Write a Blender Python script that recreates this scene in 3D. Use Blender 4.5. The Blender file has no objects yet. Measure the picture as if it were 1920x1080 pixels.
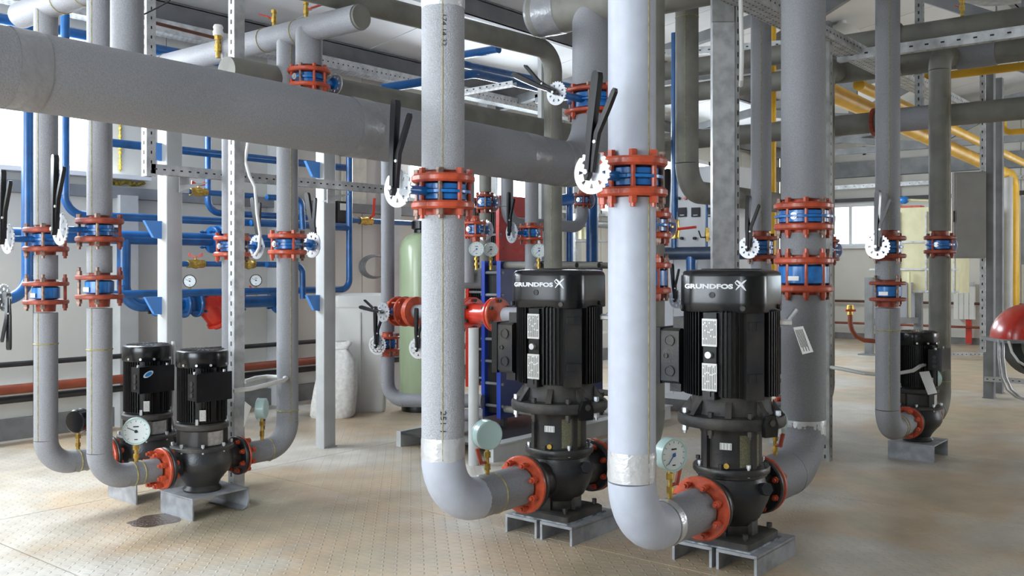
import bpy, math, random
from mathutils import Vector, Matrix, noise
random.seed(7)
PI = math.pi
D2R = math.radians
scene = bpy.context.scene
COL = scene.collection

# ------------------------------------------------------------------ camera, sky, lights, exposure
F = 1780.0; HOR = 503.0; CAMH = 1.15
AZ = math.radians(38.97); CS, SN = math.cos(AZ), math.sin(AZ)
cam = bpy.data.cameras.new('camera'); camo = bpy.data.objects.new('camera', cam); COL.objects.link(camo)
cam.sensor_width = 36; cam.lens = F/1920*36; cam.shift_y = -(540-HOR)/1920
camo.location = (0, 0, CAMH); camo.rotation_euler = (PI/2, 0, AZ-PI/2)
cam.clip_start = .05; cam.clip_end = 200
scene.camera = camo
scene.view_settings.view_transform = 'Standard'; scene.view_settings.look = 'None'
scene.view_settings.exposure = 0.28; scene.view_settings.gamma = 1.0
scene.view_settings.use_curve_mapping = False
w = bpy.data.worlds.new('overcast_sky'); scene.world = w; w.use_nodes = True
bg = w.node_tree.nodes['Background']; bg.inputs[0].default_value = (.82, .91, 1, 1); bg.inputs[1].default_value = 5.0
def area(name, loc, target, sx, sy, power, col):
    l = bpy.data.lights.new(name, 'AREA'); l.shape = 'RECTANGLE'; l.size = sx; l.size_y = sy; l.energy = power; l.color = col
    o = bpy.data.objects.new(name, l); COL.objects.link(o); o.location = loc
    o.rotation_euler = (Vector(target)-Vector(loc)).to_track_quat('-Z', 'Y').to_euler(); return o
DAY = (.86, .93, 1.0)
area('daylight_rear_window', (-2.8, 3.0, 1.75), (3, 3.0, 1.0), 4.0, 2.0, 200, DAY)
area('daylight_left_window', (1.4, 6.45, 2.28), (1.8, 2, .3), 4.2, .9, 205, DAY)
area('daylight_left_window_far', (7.8, 6.45, 2.28), (7.0, 2, .3), 2.4, .9, 90, DAY)
area('daylight_left_window_last', (11.5, 6.45, 2.28), (11.5, 2, .6), 2.4, .9, 90, DAY)
area('daylight_right_window', (12.2, -5.8, 1.9), (12.5, 0, 1.5), 4.0, 1.6, 190, (.97, .97, 1.0))

# ------------------------------------------------------------------ pixel -> place in the room
def tt(px): return (px-960)/F
def W(px, py, d):
    t = tt(px); return Vector(((CS+SN*t)*d, (SN-CS*t)*d, CAMH-(py-HOR)/F*d))
def onY(px, py, y): return W(px, py, y/(SN-CS*tt(px)))
def onX(px, py, x): return W(px, py, x/(CS+SN*tt(px)))
def dep(p): return p[0]*CS+p[1]*SN
def zat(py, d): return CAMH-(py-HOR)/F*d

# ------------------------------------------------------------------ materials
MATS = {}
def mat(name, col, rough=.5, metal=0, var=.0, vscale=8, bump=0, bscale=60, spec=.5, coat=0, col2=None, stretch=None):
    if name in MATS: return MATS[name]
    m = bpy.data.materials.new(name); m.use_nodes = True; nt = m.node_tree; N = nt.nodes; L = nt.links
    b = N['Principled BSDF']; b.inputs['Base Color'].default_value = (*col, 1)
    b.inputs['Roughness'].default_value = rough; b.inputs['Metallic'].default_value = metal
    b.inputs['Specular IOR Level'].default_value = spec; b.inputs['Coat Weight'].default_value = coat
    b.inputs['Coat Roughness'].default_value = .12
    tc = N.new('ShaderNodeTexCoord'); mp = N.new('ShaderNodeMapping'); L.new(tc.outputs['Object'], mp.inputs[0])
    if stretch: mp.inputs['Scale'].default_value = stretch
    if var or col2:
        n = N.new('ShaderNodeTexNoise'); n.inputs['Scale'].default_value = vscale; n.inputs['Detail'].default_value = 5
        L.new(mp.outputs[0], n.inputs['Vector'])
        r = N.new('ShaderNodeValToRGB'); L.new(n.outputs[0], r.inputs[0])
        c2 = col2 if col2 else tuple(max(0, c*(1-var)) for c in col); c1 = col if col2 else tuple(min(1, c*(1+var*.6)) for c in col)
        r.color_ramp.elements[0].position = .36; r.color_ramp.elements[1].position = .62
        r.color_ramp.elements[0].color = (*c2, 1); r.color_ramp.elements[1].color = (*c1, 1)
        L.new(r.outputs[0], b.inputs['Base Color'])
        mr = N.new('ShaderNodeMapRange'); L.new(n.outputs[0], mr.inputs[0])
        mr.inputs[3].default_value = min(1, rough+.12); mr.inputs[4].default_value = max(0, rough-.08); L.new(mr.outputs[0], b.inputs['Roughness'])
    if bump:
        n2 = N.new('ShaderNodeTexNoise'); n2.inputs['Scale'].default_value = bscale; n2.inputs['Detail'].default_value = 3
        L.new(mp.outputs[0], n2.inputs['Vector'])
        bp = N.new('ShaderNodeBump'); bp.inputs['Strength'].default_value = bump; bp.inputs['Distance'].default_value = .01
        L.new(n2.outputs[0], bp.inputs['Height']); L.new(bp.outputs[0], b.inputs['Normal'])
    MATS[name] = m; return m
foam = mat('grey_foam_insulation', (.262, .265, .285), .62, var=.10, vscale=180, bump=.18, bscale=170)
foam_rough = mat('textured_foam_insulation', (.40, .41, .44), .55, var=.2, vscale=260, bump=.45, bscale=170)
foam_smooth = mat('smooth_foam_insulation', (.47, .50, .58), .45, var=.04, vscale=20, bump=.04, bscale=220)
foam_warm = mat('dusty_foam_insulation', (.195, .19, .165), .65, var=.16, vscale=7, bump=.12, bscale=150)
glue = mat('yellow_glue', (.34, .29, .12), .6, var=.3, vscale=60)
tape = mat('silver_tape', (.66, .67, .69), .30, metal=.4, var=.04, vscale=30, bump=.5, bscale=35)
greytape = mat('grey_tape', (.265, .265, .278), .3, metal=.1, var=.04, vscale=30, bump=.35, bscale=30)
orange = mat('orange_primer_paint', (.52, .075, .028), .40, var=.28, vscale=22, coat=.25, bump=.12, bscale=90)
rust = mat('dull_red_primer', (.30, .052, .026), .5, var=.4, vscale=25, bump=.15, bscale=80)
redp = mat('bright_red_paint', (.55, .03, .015), .28, coat=.4, var=.12, vscale=12)
blue = mat('blue_enamel', (.006, .085, .27), .32, coat=.3, var=.22, vscale=12)
bluebody = mat('blue_valve_enamel', (.010, .18, .56), .3, coat=.4, var=.3, vscale=25)
lblue = mat('light_blue_bracket', (.08, .26, .66), .5)
navy = mat('navy_blue_paint', (.012, .026, .13), .35, var=.2)
blueedge = mat('blue_frame_paint', (.02, .06, .42), .4)
black = mat('black_pump_paint', (.006, .006, .007), .34, coat=.1, spec=.4, var=.5, vscale=9, bump=.05, bscale=120)
blackcap = mat('black_fan_cover_paint', (.004, .0045, .006), .27, coat=.2, spec=.4)
cast = mat('dusty_black_cast_iron', (.017, .019, .024), .34, col2=(.045, .041, .036), vscale=7, bump=.12, bscale=140)
dustcast = mat('dusty_flange_iron', (.065, .058, .050), .55, col2=(.02, .02, .022), vscale=9, bump=.15, bscale=120)
handle_m = mat('black_lever_paint', (.005, .005, .007), .28, coat=.25)
zinc = mat('zinc_plate', (.72, .74, .78), .3, metal=.7, var=.08, vscale=30)
steelbolt = mat('worn_bolt_steel', (.30, .20, .16), .5, metal=.6, var=.5, vscale=60)
galv = mat('galvanised_steel', (.50, .51, .52), .42, metal=.35, var=.22, vscale=16, bump=.05)
galvd = mat('galvanised_steel_dull', (.30, .305, .295), .5, metal=.3, var=.25, vscale=12)
holes = mat('slot_dark', (.02, .02, .02), .8)
colpaint = mat('pale_grey_column_paint', (.46, .47, .47), .45, var=.08, vscale=6)
steelgrey = mat('grey_primed_steel', (.22, .23, .24), .6, var=.2, vscale=5)
beam_m = mat('roof_beam_grey', (.16, .16, .17), .6, var=.25, vscale=3)
wallm = mat('cream_wall_panel', (.63, .62, .57), .6, var=.06, vscale=1.5)
ceilm = mat('white_ceiling_panel', (.66, .67, .68), .55, var=.05, vscale=1.5)
whitep = mat('white_plastic', (.74, .74, .71), .45, var=.04, vscale=5)
conduit = mat('white_conduit', (.70, .70, .68), .4)
cream = mat('cream_tank_plastic', (.68, .65, .42), .5, var=.06)
greent = mat('pale_green_fibreglass', (.42, .52, .33), .3, var=.15, vscale=5, coat=.3, stretch=(1, 1, .2), bump=.1, bscale=25)
sackm = mat('white_woven_sack', (.78, .77, .73), .7, var=.12, vscale=40, bump=.6, bscale=18)
brass = mat('brass', (.62, .42, .10), .3, metal=.85, var=.25, vscale=60)
gaugec = mat('pale_teal_gauge_case', (.50, .68, .66), .35, coat=.3)
dialm = mat('white_dial', (.80, .86, .87), .4)
inkm = mat('dark_ink', (.02, .02, .03), .6)
inkblue = mat('blue_ink', (.04, .14, .45), .6)
yellow = mat('yellow_gas_pipe_paint', (.78, .44, .02), .4, var=.12, vscale=4)
plate_m = mat('metal_nameplate', (.68, .68, .66), .4, metal=.3)
paper = mat('white_paper_tag', (.80, .80, .78), .7)
cabm = mat('grey_cabinet_paint', (.36, .36, .35), .5, var=.05)
whitecab = mat('white_cabinet_paint', (.66, .68, .70), .45)
kick = mat('dark_baseboard', (.17, .17, .17), .6, var=.2)
brown = mat('brown_pipe_paint', (.10, .035, .02), .5, var=.3)
blackpipe = mat('black_pipe_paint', (.02, .02, .022), .5, var=.3)
orpipe = mat('orange_brown_pipe_paint', (.23, .050, .022), .45, var=.2)
pufoam = mat('yellow_mounting_foam', (.45, .34, .05), .9, var=.4, vscale=40, bump=.8, bscale=40)
frame_w = mat('white_window_frame', (.70, .72, .74), .5)
standm = mat('scuffed_grey_stand_paint', (.30, .31, .33), .5, var=.25, vscale=14)
wet = mat('wet_puddle', (.10, .065, .05), .05, spec=.9, bump=.5, bscale=70)
ringm = mat('brine_lid', (.66, .66, .63), .4)
def glass_mat():
    m = bpy.data.materials.new('window_glass'); m.use_nodes = True; nt = m.node_tree; N = nt.nodes; L = nt.links
    for n in list(N): N.remove(n)
    o = N.new('ShaderNodeOutputMaterial'); t = N.new('ShaderNodeBsdfTransparent'); g = N.new('ShaderNodeBsdfGlossy'); g.inputs['Roughness'].default_value = .05
    mx = N.new('ShaderNodeMixShader'); mx.inputs[0].default_value = .08; t.inputs[0].default_value = (.95, .97, .97, 1)
    L.new(t.outputs[0], mx.inputs[1]); L.new(g.outputs[0], mx.inputs[2]); L.new(mx.outputs[0], o.inputs[0]); return m
glass = glass_mat()
def floor_mat():
    m = bpy.data.materials.new('dusty_tread_plate'); m.use_nodes = True; nt = m.node_tree; N = nt.nodes; L = nt.links
    b = N['Principled BSDF']; tc = N.new('ShaderNodeTexCoord'); geo = N.new('ShaderNodeNewGeometry')
    def noise_(sc, det=4):
        n = N.new('ShaderNodeTexNoise'); n.inputs['Scale'].default_value = sc; n.inputs['Detail'].default_value = det; L.new(geo.outputs['Position'], n.inputs['Vector']); return n
    n1 = noise_(.9, 6); n2 = noise_(5, 6)
    r = N.new('ShaderNodeValToRGB'); L.new(n1.outputs[0], r.inputs[0]); e = r.color_ramp.elements
    e[0].position = .34; e[0].color = (.43, .38, .27, 1); e[1].position = .64; e[1].color = (.56, .53, .48, 1)
    e2 = e.new(.47); e2.color = (.52, .40, .27, 1); e3 = e.new(.54); e3.color = (.51, .46, .38, 1)
    r2 = N.new('ShaderNodeValToRGB'); L.new(n2.outputs[0], r2.inputs[0]); e = r2.color_ramp.elements
    e[0].position = .3; e[0].color = (.82, .80, .78, 1); e[1].position = .68; e[1].color = (1.08, 1.06, 1.04, 1)
    mu = N.new('ShaderNodeMix'); mu.data_type = 'RGBA'; mu.blend_type = 'MULTIPLY'; mu.inputs[0].default_value = 1
    L.new(r.outputs[0], mu.inputs[6]); L.new(r2.outputs[0], mu.inputs[7])
    # lugs: two sets of short raised bars on a diagonal lattice
    def lug(rot, off):
        mp = N.new('ShaderNodeMapping'); mp.inputs['Rotation'].default_value = (0, 0, rot); mp.inputs['Location'].default_value = off
        L.new(geo.outputs['Position'], mp.inputs[0])
        vm = N.new('ShaderNodeVectorMath'); vm.operation = 'SCALE'; vm.inputs[3].default_value = 1/.052; L.new(mp.outputs[0], vm.inputs[0])
        fr = N.new('ShaderNodeVectorMath'); fr.operation = 'FRACTION'; L.new(vm.outputs[0], fr.inputs[0])
        sb = N.new('ShaderNodeVectorMath'); sb.operation = 'SUBTRACT'; sb.inputs[1].default_value = (.5, .5, 0); L.new(fr.outputs[0], sb.inputs[0])
        ml = N.new('ShaderNodeVectorMath'); ml.operation = 'MULTIPLY'; ml.inputs[1].default_value = (3.6, 11, 0); L.new(sb.outputs[0], ml.inputs[0])
        ln = N.new('ShaderNodeVectorMath'); ln.operation = 'LENGTH'; L.new(ml.outputs[0], ln.inputs[0])
        mr = N.new('ShaderNodeMapRange'); mr.inputs[1].default_value = 1.1; mr.inputs[2].default_value = .6; L.new(ln.outputs['Value'], mr.inputs[0]); return mr
    a = lug(PI/4, (0, 0, 0)); c = lug(-PI/4, (.018, .018, 0))
    mxm = N.new('ShaderNodeMath'); mxm.operation = 'MAXIMUM'; L.new(a.outputs[0], mxm.inputs[0]); L.new(c.outputs[0], mxm.inputs[1])
    mw = N.new('ShaderNodeMix'); mw.data_type = 'RGBA'; sc_ = N.new('ShaderNodeMath'); sc_.operation = 'MULTIPLY'; sc_.inputs[1].default_value = .42; L.new(mxm.outputs[0], sc_.inputs[0]); L.new(sc_.outputs[0], mw.inputs[0]); L.new(mu.outputs[2], mw.inputs[6]); mw.inputs[7].default_value = (.40, .38, .36, 1)  # lugs mixed darker: the shade on the raised bars put into their colour
    L.new(mw.outputs[2], b.inputs['Base Color'])
    ad = N.new('ShaderNodeMath'); ad.operation = 'MULTIPLY_ADD'; ad.inputs[1].default_value = .25; L.new(n2.outputs[0], ad.inputs[0]); L.new(mxm.outputs[0], ad.inputs[2])
    bp = N.new('ShaderNodeBump'); bp.inputs['Strength'].default_value = .55; bp.inputs['Distance'].default_value = .003
    L.new(ad.outputs[0], bp.inputs['Height']); L.new(bp.outputs[0], b.inputs['Normal'])
    b.inputs['Roughness'].default_value = .42; b.inputs['Specular IOR Level'].default_value = .45
    return m
floorm = floor_mat()

# ------------------------------------------------------------------ mesh builder
def rot_to(d):
    return Vector(d).normalized().to_track_quat('Z', 'Y').to_matrix().to_4x4()
def seamless_bend(pts, rad, n=8):
    """rounded polyline -> list of ('s', a, b) and ('b', [points])"""
    pts = [Vector(p) for p in pts]; out = []; cur = pts[0]
    for i in range(1, len(pts)-1):
        p = pts[i]; a = (pts[i-1]-p).normalized(); b = (pts[i+1]-p).normalized()
        ang = a.angle(b)
        if ang > 3.1: continue
        rr = rad[i-1] if isinstance(rad, (list, tuple)) else rad
        tl = rr/math.tan(ang/2); tl = min(tl, (pts[i-1]-p).length*.95, (pts[i+1]-p).length*.95); rr = tl*math.tan(ang/2)
        s = p+a*tl; e = p+b*tl; cen = p+(a+b).normalized()*(rr/math.sin(ang/2))
        v0 = s-cen; v1 = e-cen; th = v0.angle(v1); arc = []
        for k in range(n+1):
            q = k/n; arc.append(cen+(v0*math.sin((1-q)*th)+v1*math.sin(q*th))/math.sin(th))
        out.append(('s', cur, s)); out.append(('b', arc)); cur = e
    out.append(('s', cur, pts[-1])); return out
class MB:
    def __init__(s, M=None): s.v = []; s.f = []; s.M = M
    def add(s, vs, fs):
        o = len(s.v)
        if s.M is not None: vs = [s.M @ Vector(v) for v in vs]
        s.v += [tuple(v) for v in vs]; s.f += [tuple(i+o for i in f) for f in fs]; return s
    def box(s, c, sz, M=None):
        x, y, z = (k/2 for k in sz); vs = [Vector((a, b, d)) for a in (-x, x) for b in (-y, y) for d in (-z, z)]
        if M is not None: vs = [M @ v for v in vs]
        vs = [v+Vector(c) for v in vs]
        return s.add(vs, [(0, 1, 3, 2), (4, 6, 7, 5), (0, 4, 5, 1), (2, 3, 7, 6), (0, 2, 6, 4), (1, 5, 7, 3)])
    def span(s, a, b): return s.box([(a[i]+b[i])/2 for i in range(3)], [abs(a[i]-b[i]) for i in range(3)])
    def bar(s, a, b, wdt, hgt, up=(0, 0, 1)):
        a = Vector(a); b = Vector(b); z = (b-a); L = z.length; z.normalize(); x = Vector(up).cross(z)
        if x.length < 1e-4: x = Vector((1, 0, 0))
        x.normalize(); y = z.cross(x); M = Matrix((x, y, z)).transposed()
        return s.box((a+b)/2, (wdt, hgt, L), M)
    def cyl(s, a, b, r, r2=None, n=16):
        a = Vector(a); b = Vector(b); r2 = r if r2 is None else r2
        return s.tube([a, b], r, n, r2=r2)
    def tube(s, path, r, n=16, cap=True, r2=None):
        P = [Vector(p) for p in path]; m = len(P); T = []
        for i in range(m):
            T.append((P[min(i+1, m-1)]-P[max(i-1, 0)]).normalized())
        u = T[0].orthogonal().normalized(); vs = []
        for i in range(m):
            u = (u-T[i]*u.dot(T[i])).normalized(); w_ = T[i].cross(u)
            ri = r[i] if isinstance(r, (list, tuple)) else (r if r2 is None else r+(r2-r)*i/(m-1))
            for k in range(n):
                a = 2*PI*k/n; vs.append(P[i]+(u*math.cos(a)+w_*math.sin(a))*ri)
        fs = [(i*n+k, i*n+(k+1) % n, (i+1)*n+(k+1) % n, (i+1)*n+k) for i in range(m-1) for k in range(n)]
        if cap: fs += [tuple(range(n-1, -1, -1)), tuple((m-1)*n+k for k in range(n))]
        return s.add(vs, fs)
    def lathe(s, prof, n=24, c=(0, 0, 0), M=None, sq=None):
        vs = []
        for r, z in prof:
            for k in range(n):
                a = 2*PI*k/n; q = 1
                v = Vector((r*math.cos(a)*q, r*math.sin(a)*q, z))
                if M is not None: v = M @ v
                vs.append(v+Vector(c))
        m = len(prof)
        fs = [(i*n+k, i*n+(k+1) % n, (i+1)*n+(k+1) % n, (i+1)*n+k) for i in range(m-1) for k in range(n)]
        fs += [tuple(range(n-1, -1, -1)), tuple((m-1)*n+k for k in range(n))]
        return s.add(vs, fs)
    def prism(s, poly, h0, h1, M=None):
        n = len(poly); vs = [Vector((x, y, h0)) for x, y in poly]+[Vector((x, y, h1)) for x, y in poly]
        if M is not None: vs = [M @ v for v in vs]
        return s.add(vs, [tuple(range(n-1, -1, -1)), tuple(range(n, 2*n))]+[(k, (k+1) % n, n+(k+1) % n, n+k) for k in range(n)])
    def torus(s, c, R, r, M=None, n=32, m=10):
        vs = []
        for i in range(n):
            a = 2*PI*i/n
            for k in range(m):
                b = 2*PI*k/m; v = Vector(((R+r*math.cos(b))*math.cos(a), (R+r*math.cos(b))*math.sin(a), r*math.sin(b)))
                if M is not None: v = M @ v
                vs.append(v+Vector(c))
        return s.add(vs, [(i*m+k, ((i+1) % n)*m+k, ((i+1) % n)*m+(k+1) % m, i*m+(k+1) % m) for i in range(n) for k in range(m)])
    def mesh(s, name, m, origin=(0, 0, 0), ang=38):
        me = bpy.data.meshes.new(name); o = Vector(origin)
        me.from_pydata([Vector(v)-o for v in s.v], [], s.f); me.materials.append(m)
        me.polygons.foreach_set('use_smooth', [True]*len(me.polygons)); me.set_sharp_from_angle(angle=D2R(ang)); me.update(); return me
    def build(s, name, m, parent=None, local=False, ang=38, kind=None):
        """geometry is in world coordinates unless local"""
        org = Vector((0, 0, 0))
        if parent is not None and not local: org = wloc(parent)
        if parent is None and not local:
            lo = Vector((sum(v[0] for v in s.v)/len(s.v), sum(v[1] for v in s.v)/len(s.v), min(v[2] for v in s.v))); org = lo
        o = bpy.data.objects.new(name, s.mesh(name, m, org, ang)); COL.objects.link(o)
        if parent is not None: o.parent = parent
        elif not local: o.location = org
        if kind: o['kind'] = kind
        return o
def wloc(o):
    v = Vector(o.location)
    while o.parent: o = o.parent; v = v+Vector(o.location)
    return v
def inst(name, me, parent, loc=(0, 0, 0), rot=None):
    o = bpy.data.objects.new(name, me); COL.objects.link(o); o.parent = parent; o.location = loc
    if rot is not None: o.rotation_euler = rot
    return o
def tag(o, label, cat, group=None):
    o['label'] = label; o['category'] = cat
    if group: o['group'] = group
    return o
def thing(name, loc, label, cat, group=None, M=None):
    o = bpy.data.objects.new(name, None); o.empty_display_size = .1; COL.objects.link(o); o.location = loc
    if M is not None: o.rotation_euler = M.to_euler()
    return tag(o, label, cat, group)
def struct(name, loc=(0, 0, 0)):
    o = bpy.data.objects.new(name, None); COL.objects.link(o); o.location = loc; o['kind'] = 'structure'; return o

# ------------------------------------------------------------------ room
X0, X1, Y0, Y1 = -3.0, 15.5, -6.05, 6.65
RID, EAVE, TOP = .3, 3.1, 4.1
def roofz(y): return TOP-(TOP-EAVE)*abs(y-RID)/(Y1-RID)
fl = struct('floor')
MB().span((X0-.3, Y0-.3, -.12), (X1+.3, Y1+.3, -.012)).build('subfloor', kick, fl)
xs = [X0-.1]+[3.24+1.5*k for k in range(-3, 9)]+[X1+.1]; ysl = [Y0-.1, -4.3, 4.55, Y1+.1]
for i in range(len(xs)-1):
    for j in range(len(ysl)-1):
        MB().span((xs[i]+.003, ysl[j]+.003, -.012), (xs[i+1]-.003, ysl[j+1]-.003, 0)).build('tread_plate', floorm, fl)
def panel_wall(name, along, const, a0, a1, step, ops, top, thick=.1, outward=1):
    root = struct(name); cuts = set(); k = a0
    while k < a1-.01: cuts.add(round(k, 4)); k += step
    cuts.add(round(a1, 4)); pan = set(cuts)
    for o in ops: cuts.add(o[0]); cuts.add(o[1])
    cuts = sorted(cuts)
    for p, q in zip(cuts[:-1], cuts[1:]):
        if q-p < .02: continue
        zs = [0.0]; mid = (p+q)/2; segs = []; z = 0
        for o in sorted([o for o in ops if o[0] <= mid <= o[1]], key=lambda o: o[2]):
            segs.append((z, o[2])); z = o[3]
        segs.append((z, None))
        gp = .004 if p in pan else 0; gq = .004 if q in pan else 0
        for z0, z1 in segs:
            zp = z1 if z1 is not None else top(p); zq = z1 if z1 is not None else top(q)
            vs = []
            for (u, zz) in ((p+gp, z0), (q-gq, z0), (q-gq, zq), (p+gp, zp)):
                for off in (0, thick*outward):
                    vs.append((u, const+off, zz) if along == 'x' else (const+off, u, zz))
            MB().add(vs, [(0, 2, 4, 6), (7, 5, 3, 1), (0, 1, 3, 2), (2, 3, 5, 4), (4, 5, 7, 6), (6, 7, 1, 0)]).build('panel', wallm, root)
        if gp:
            if along == 'x': MB().span((p-.006, const+thick*outward*.3, 0), (p+.006, const+thick*outward*.8, top(p))).build('joint', steelgrey, root)
            else: MB().span((const+thick*outward*.3, p-.006, 0), (const+thick*outward*.8, p+.006, top(p))).build('joint', steelgrey, root)
    return root
WL = [(-1.0, 3.55, 1.83, 2.75), (6.6, 9.0, 1.83, 2.75), (10.0, 13.0, 1.83, 2.75)]
panel_wall('wall_left', 'x', Y1, X0, X1, 1.0, WL, lambda a: EAVE)
WB = [(5.0, 5.9, 1.5, 2.2), (4.85, 5.25, 2.98, 3.12), (4.1, 4.45, 2.66, 2.80), (-.5, 2.3, 1.2, 2.3)]
panel_wall('wall_back', 'y', X1, Y0, Y1, 1.0, WB, roofz)
WR = [(10.2, 14.2, 1.1, 2.7)]
panel_wall('wall_right', 'x', Y0, X0, X1, 1.0, WR, lambda a: EAVE, outward=-1)
WF = [(-.4, 4.2, .8, 2.8)]
panel_wall('wall_front', 'y', X0, Y0, Y1, 1.0, WF, roofz, outward=-1)
wn = 0
def window(along, const, o, mull, out):
    global wn; wn += 1
    a0, a1, z0, z1 = o; r = struct('window_%d' % wn); fr = MB(); t = .05; c0, c1 = (const+.02*out, const+.08*out)
    def sp(u0, u1, za, zb, m, k0=c0, k1=c1):
        if along == 'x': m.span((u0, k0, za), (u1, k1, zb))
        else: m.span((k0, u0, za), (k1, u1, zb))
    sp(a0, a1, z0, z0+t, fr); sp(a0, a1, z1-t, z1, fr); sp(a0, a0+t, z0, z1, fr); sp(a1-t, a1, z0, z1, fr)
    fr.build('window_frame', frame_w, r)
    for k in range(1, mull):
        m = MB(); u = a0+(a1-a0)*k/mull; sp(u-.025, u+.025, z0+t, z1-t, m); m.build('mullion', frame_w, r)
    for k in range(mull):
        m = MB(); sp(a0+(a1-a0)*k/mull+.02, a0+(a1-a0)*(k+1)/mull-.02, z0+.04, z1-.04, m, const+.045*out, const+.051*out); m.build('pane', glass, r)
    if z1-z0 > .4:
        m = MB()
        if along == 'x': m.span((a0-.1, const+.03*out, z0-.03), (a1+.25, const-.13*out, z0))
        else: m.span((const+.03*out, a0-.06, z0-.03), (const-.1*out, a1+.06, z0))
        m.build('window_sill', frame_w, r)
    return r
w1 = window('x', Y1, WL[0], 3, 1)
fm = MB(); random.seed(3)
for k in range(26):
    fm.lathe([(.001, 0), (.02*random.uniform(.6, 1.2), .012), (.001, .03)], 7, (3.45+k*.014, Y1-.02, 1.765+random.uniform(-.012, .012)))
for k in range(30):
    fm.lathe([(.001, 0), (.014*random.uniform(.6, 1.2), .02), (.001, .045)], 7, (3.62, Y1-.012, 1.86+k*.03))
fm.build('mounting_foam', pufoam, w1, kind='stuff')
window('x', Y1, WL[1], 2, 1); window('x', Y1, WL[2], 2, 1)
for o in WB[:3]: window('y', X1, o, 2 if o[3]-o[2] > .4 else 1, 1)
window('y', X1, WB[3], 3, 1)
for o in WR: window('x', Y0, o, 4, -1)
for o in WF: window('y', X0, o, 4, -1)
# roof panels, purlins, rafters
ce = struct('ceiling')
for side in (1, -1):
    ye = Y1 if side == 1 else Y0
    sl = math.atan2(TOP-EAVE, abs(ye-RID)); L = math.hypot(TOP-EAVE, abs(ye-RID))+.35
    for k in range(19):
        xa = X0-.1+k*1.0
        a = Vector((xa+.497, RID, TOP+.05)); b = Vector((xa+.497, ye+.35*side, TOP+.05-(TOP-EAVE)*(abs(ye-RID)+.35)/abs(ye-RID)))
        MB().bar(a, b, .988, .08).build('roof_panel', ceilm, ce)
    MB().bar((X0, RID+side*.05, TOP+.13), (X1, RID+side*.05, TOP+.13), .5, .05).build('ridge_cap', ceilm, ce) if side == 1 else None
for n_, y in enumerate((6.45, 5.1, 3.6, 2.0, .5, -1.1, -2.7, -4.3)):
    z = roofz(y)-.075
    m = MB(); m.span((X0, y-.03, z-.08), (X1, y-.022, z+.08)); m.span((X0, y-.03, z-.08), (X1, y+.03, z-.072)); m.span((X0, y-.03, z+.06), (X1, y+.03, z+.068))
    o = m.build('trim_%d' % (n_+1), beam_m); o['kind'] = 'structure'
for n_, x in enumerate((7.9, 11.2, 14.4)):
    r = thing('roof_truss', (x, RID, 2.9), ['grey steel roof truss over the vertical pipes', 'grey steel roof truss in the middle of the hall, behind the first', 'grey steel roof truss nearest the far end wall'][n_], 'truss', None)
    def ang_(a, b, nm, wd=.08):
        m = MB(); m.bar(a, b, wd, .09); m.build(nm, steelgrey, r)
    zb = lambda y: roofz(y)-.22; bot = 2.92
    ang_((x, Y1, zb(Y1)), (x, RID, zb(RID)), 'top_chord'); ang_((x, Y0, zb(Y0)), (x, RID, zb(RID)), 'top_chord')
    ang_((x, Y1-.6, bot), (x, Y0+.6, bot), 'bottom_chord')
    ys = [5.2, 3.9, 2.6, 1.45, RID, -.9, -2.1, -3.4, -4.7]
    for i, y in enumerate(ys):
        if i % 2: ang_((x, y, bot), (x, y, zb(y)), 'strut_web', .06)
    for i in range(len(ys)-1):
        if i % 2 == 0: ang_((x, ys[i], zb(ys[i])), (x, ys[i+1], bot), 'diagonal', .06)
        else: ang_((x, ys[i], bot), (x, ys[i+1], zb(ys[i+1])), 'diagonal', .06)
# left wall posts, girts, skirting
wt = 20
def trim(m, mt):
    global wt; wt += 1; o = m.build('trim_%d' % wt, mt); o['kind'] = 'structure'; return o
for x in (3.62, 5.0, 6.3, 7.7, 9.3, 11.2, 13.2): trim(MB().span((x-.07, Y1-.14, 0), (x+.07, Y1-.002, 1.68 if x < 4 else EAVE-.05)), colpaint)
trim(MB().span((X0, Y1-.1, 1.66), (X1, Y1-.002, 1.74)), steelgrey)
b = MB().span((X0, Y1-.06, 0), (X1, Y1, .14)).build('baseboard_left', kick); b['kind'] = 'structure'
trim(MB().span((X0, Y1-.05, .33), (X1, Y1-.002, .36)), whitep)
b = MB().span((X1-.05, Y0, 0), (X1, Y1, .10)).build('baseboard_back', kick); b['kind'] = 'structure'
trim(MB().span((X1-.16, Y0, 2.62), (X1, Y1, 2.86)), steelgrey)
trim(MB().span((X1-.1, Y0, 2.22), (X1, Y1, 2.28)), blackpipe)
for y in (6.2, 4.75): trim(MB().span((X1-.12, y-.06, 0), (X1, y+.06, 2.6)), colpaint)

# ------------------------------------------------------------------ pipe fittings
CACHE = {}
def flange_mesh(D, tk, rin, m, nm='flange'):
    key = ('fl', round(D, 3), tk, round(rin, 3), m.name)
    if key not in CACHE:
        b = MB(); R = D/2; n = 36; e = tk*.25
        b.lathe([(rin, -tk/2), (R-e, -tk/2), (R, -tk/2+e), (R, tk/2-e), (R-e, tk/2), (rin, tk/2)], n)
        CACHE[key] = b.mesh(nm, m, ang=30)
    return CACHE[key]
def bolt_mesh(L, r, m, nut_top=False):
    key = ('bo', round(L, 3), r, m.name, nut_top)
    if key not in CACHE:
        b = MB(); h = r*1.5
        b.cyl((0, 0, -L/2-r*2.6), (0, 0, L/2+(r*2.8 if nut_top else 0)), r*.62, n=8)
        b.cyl((0, 0, L/2), (0, 0, L/2+h), r, n=6); b.cyl((0, 0, -L/2-h*1.1), (0, 0, -L/2), r*1.05, n=6)
        CACHE[key] = b.mesh('bolt', m, ang=20)
    return CACHE[key]
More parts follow.
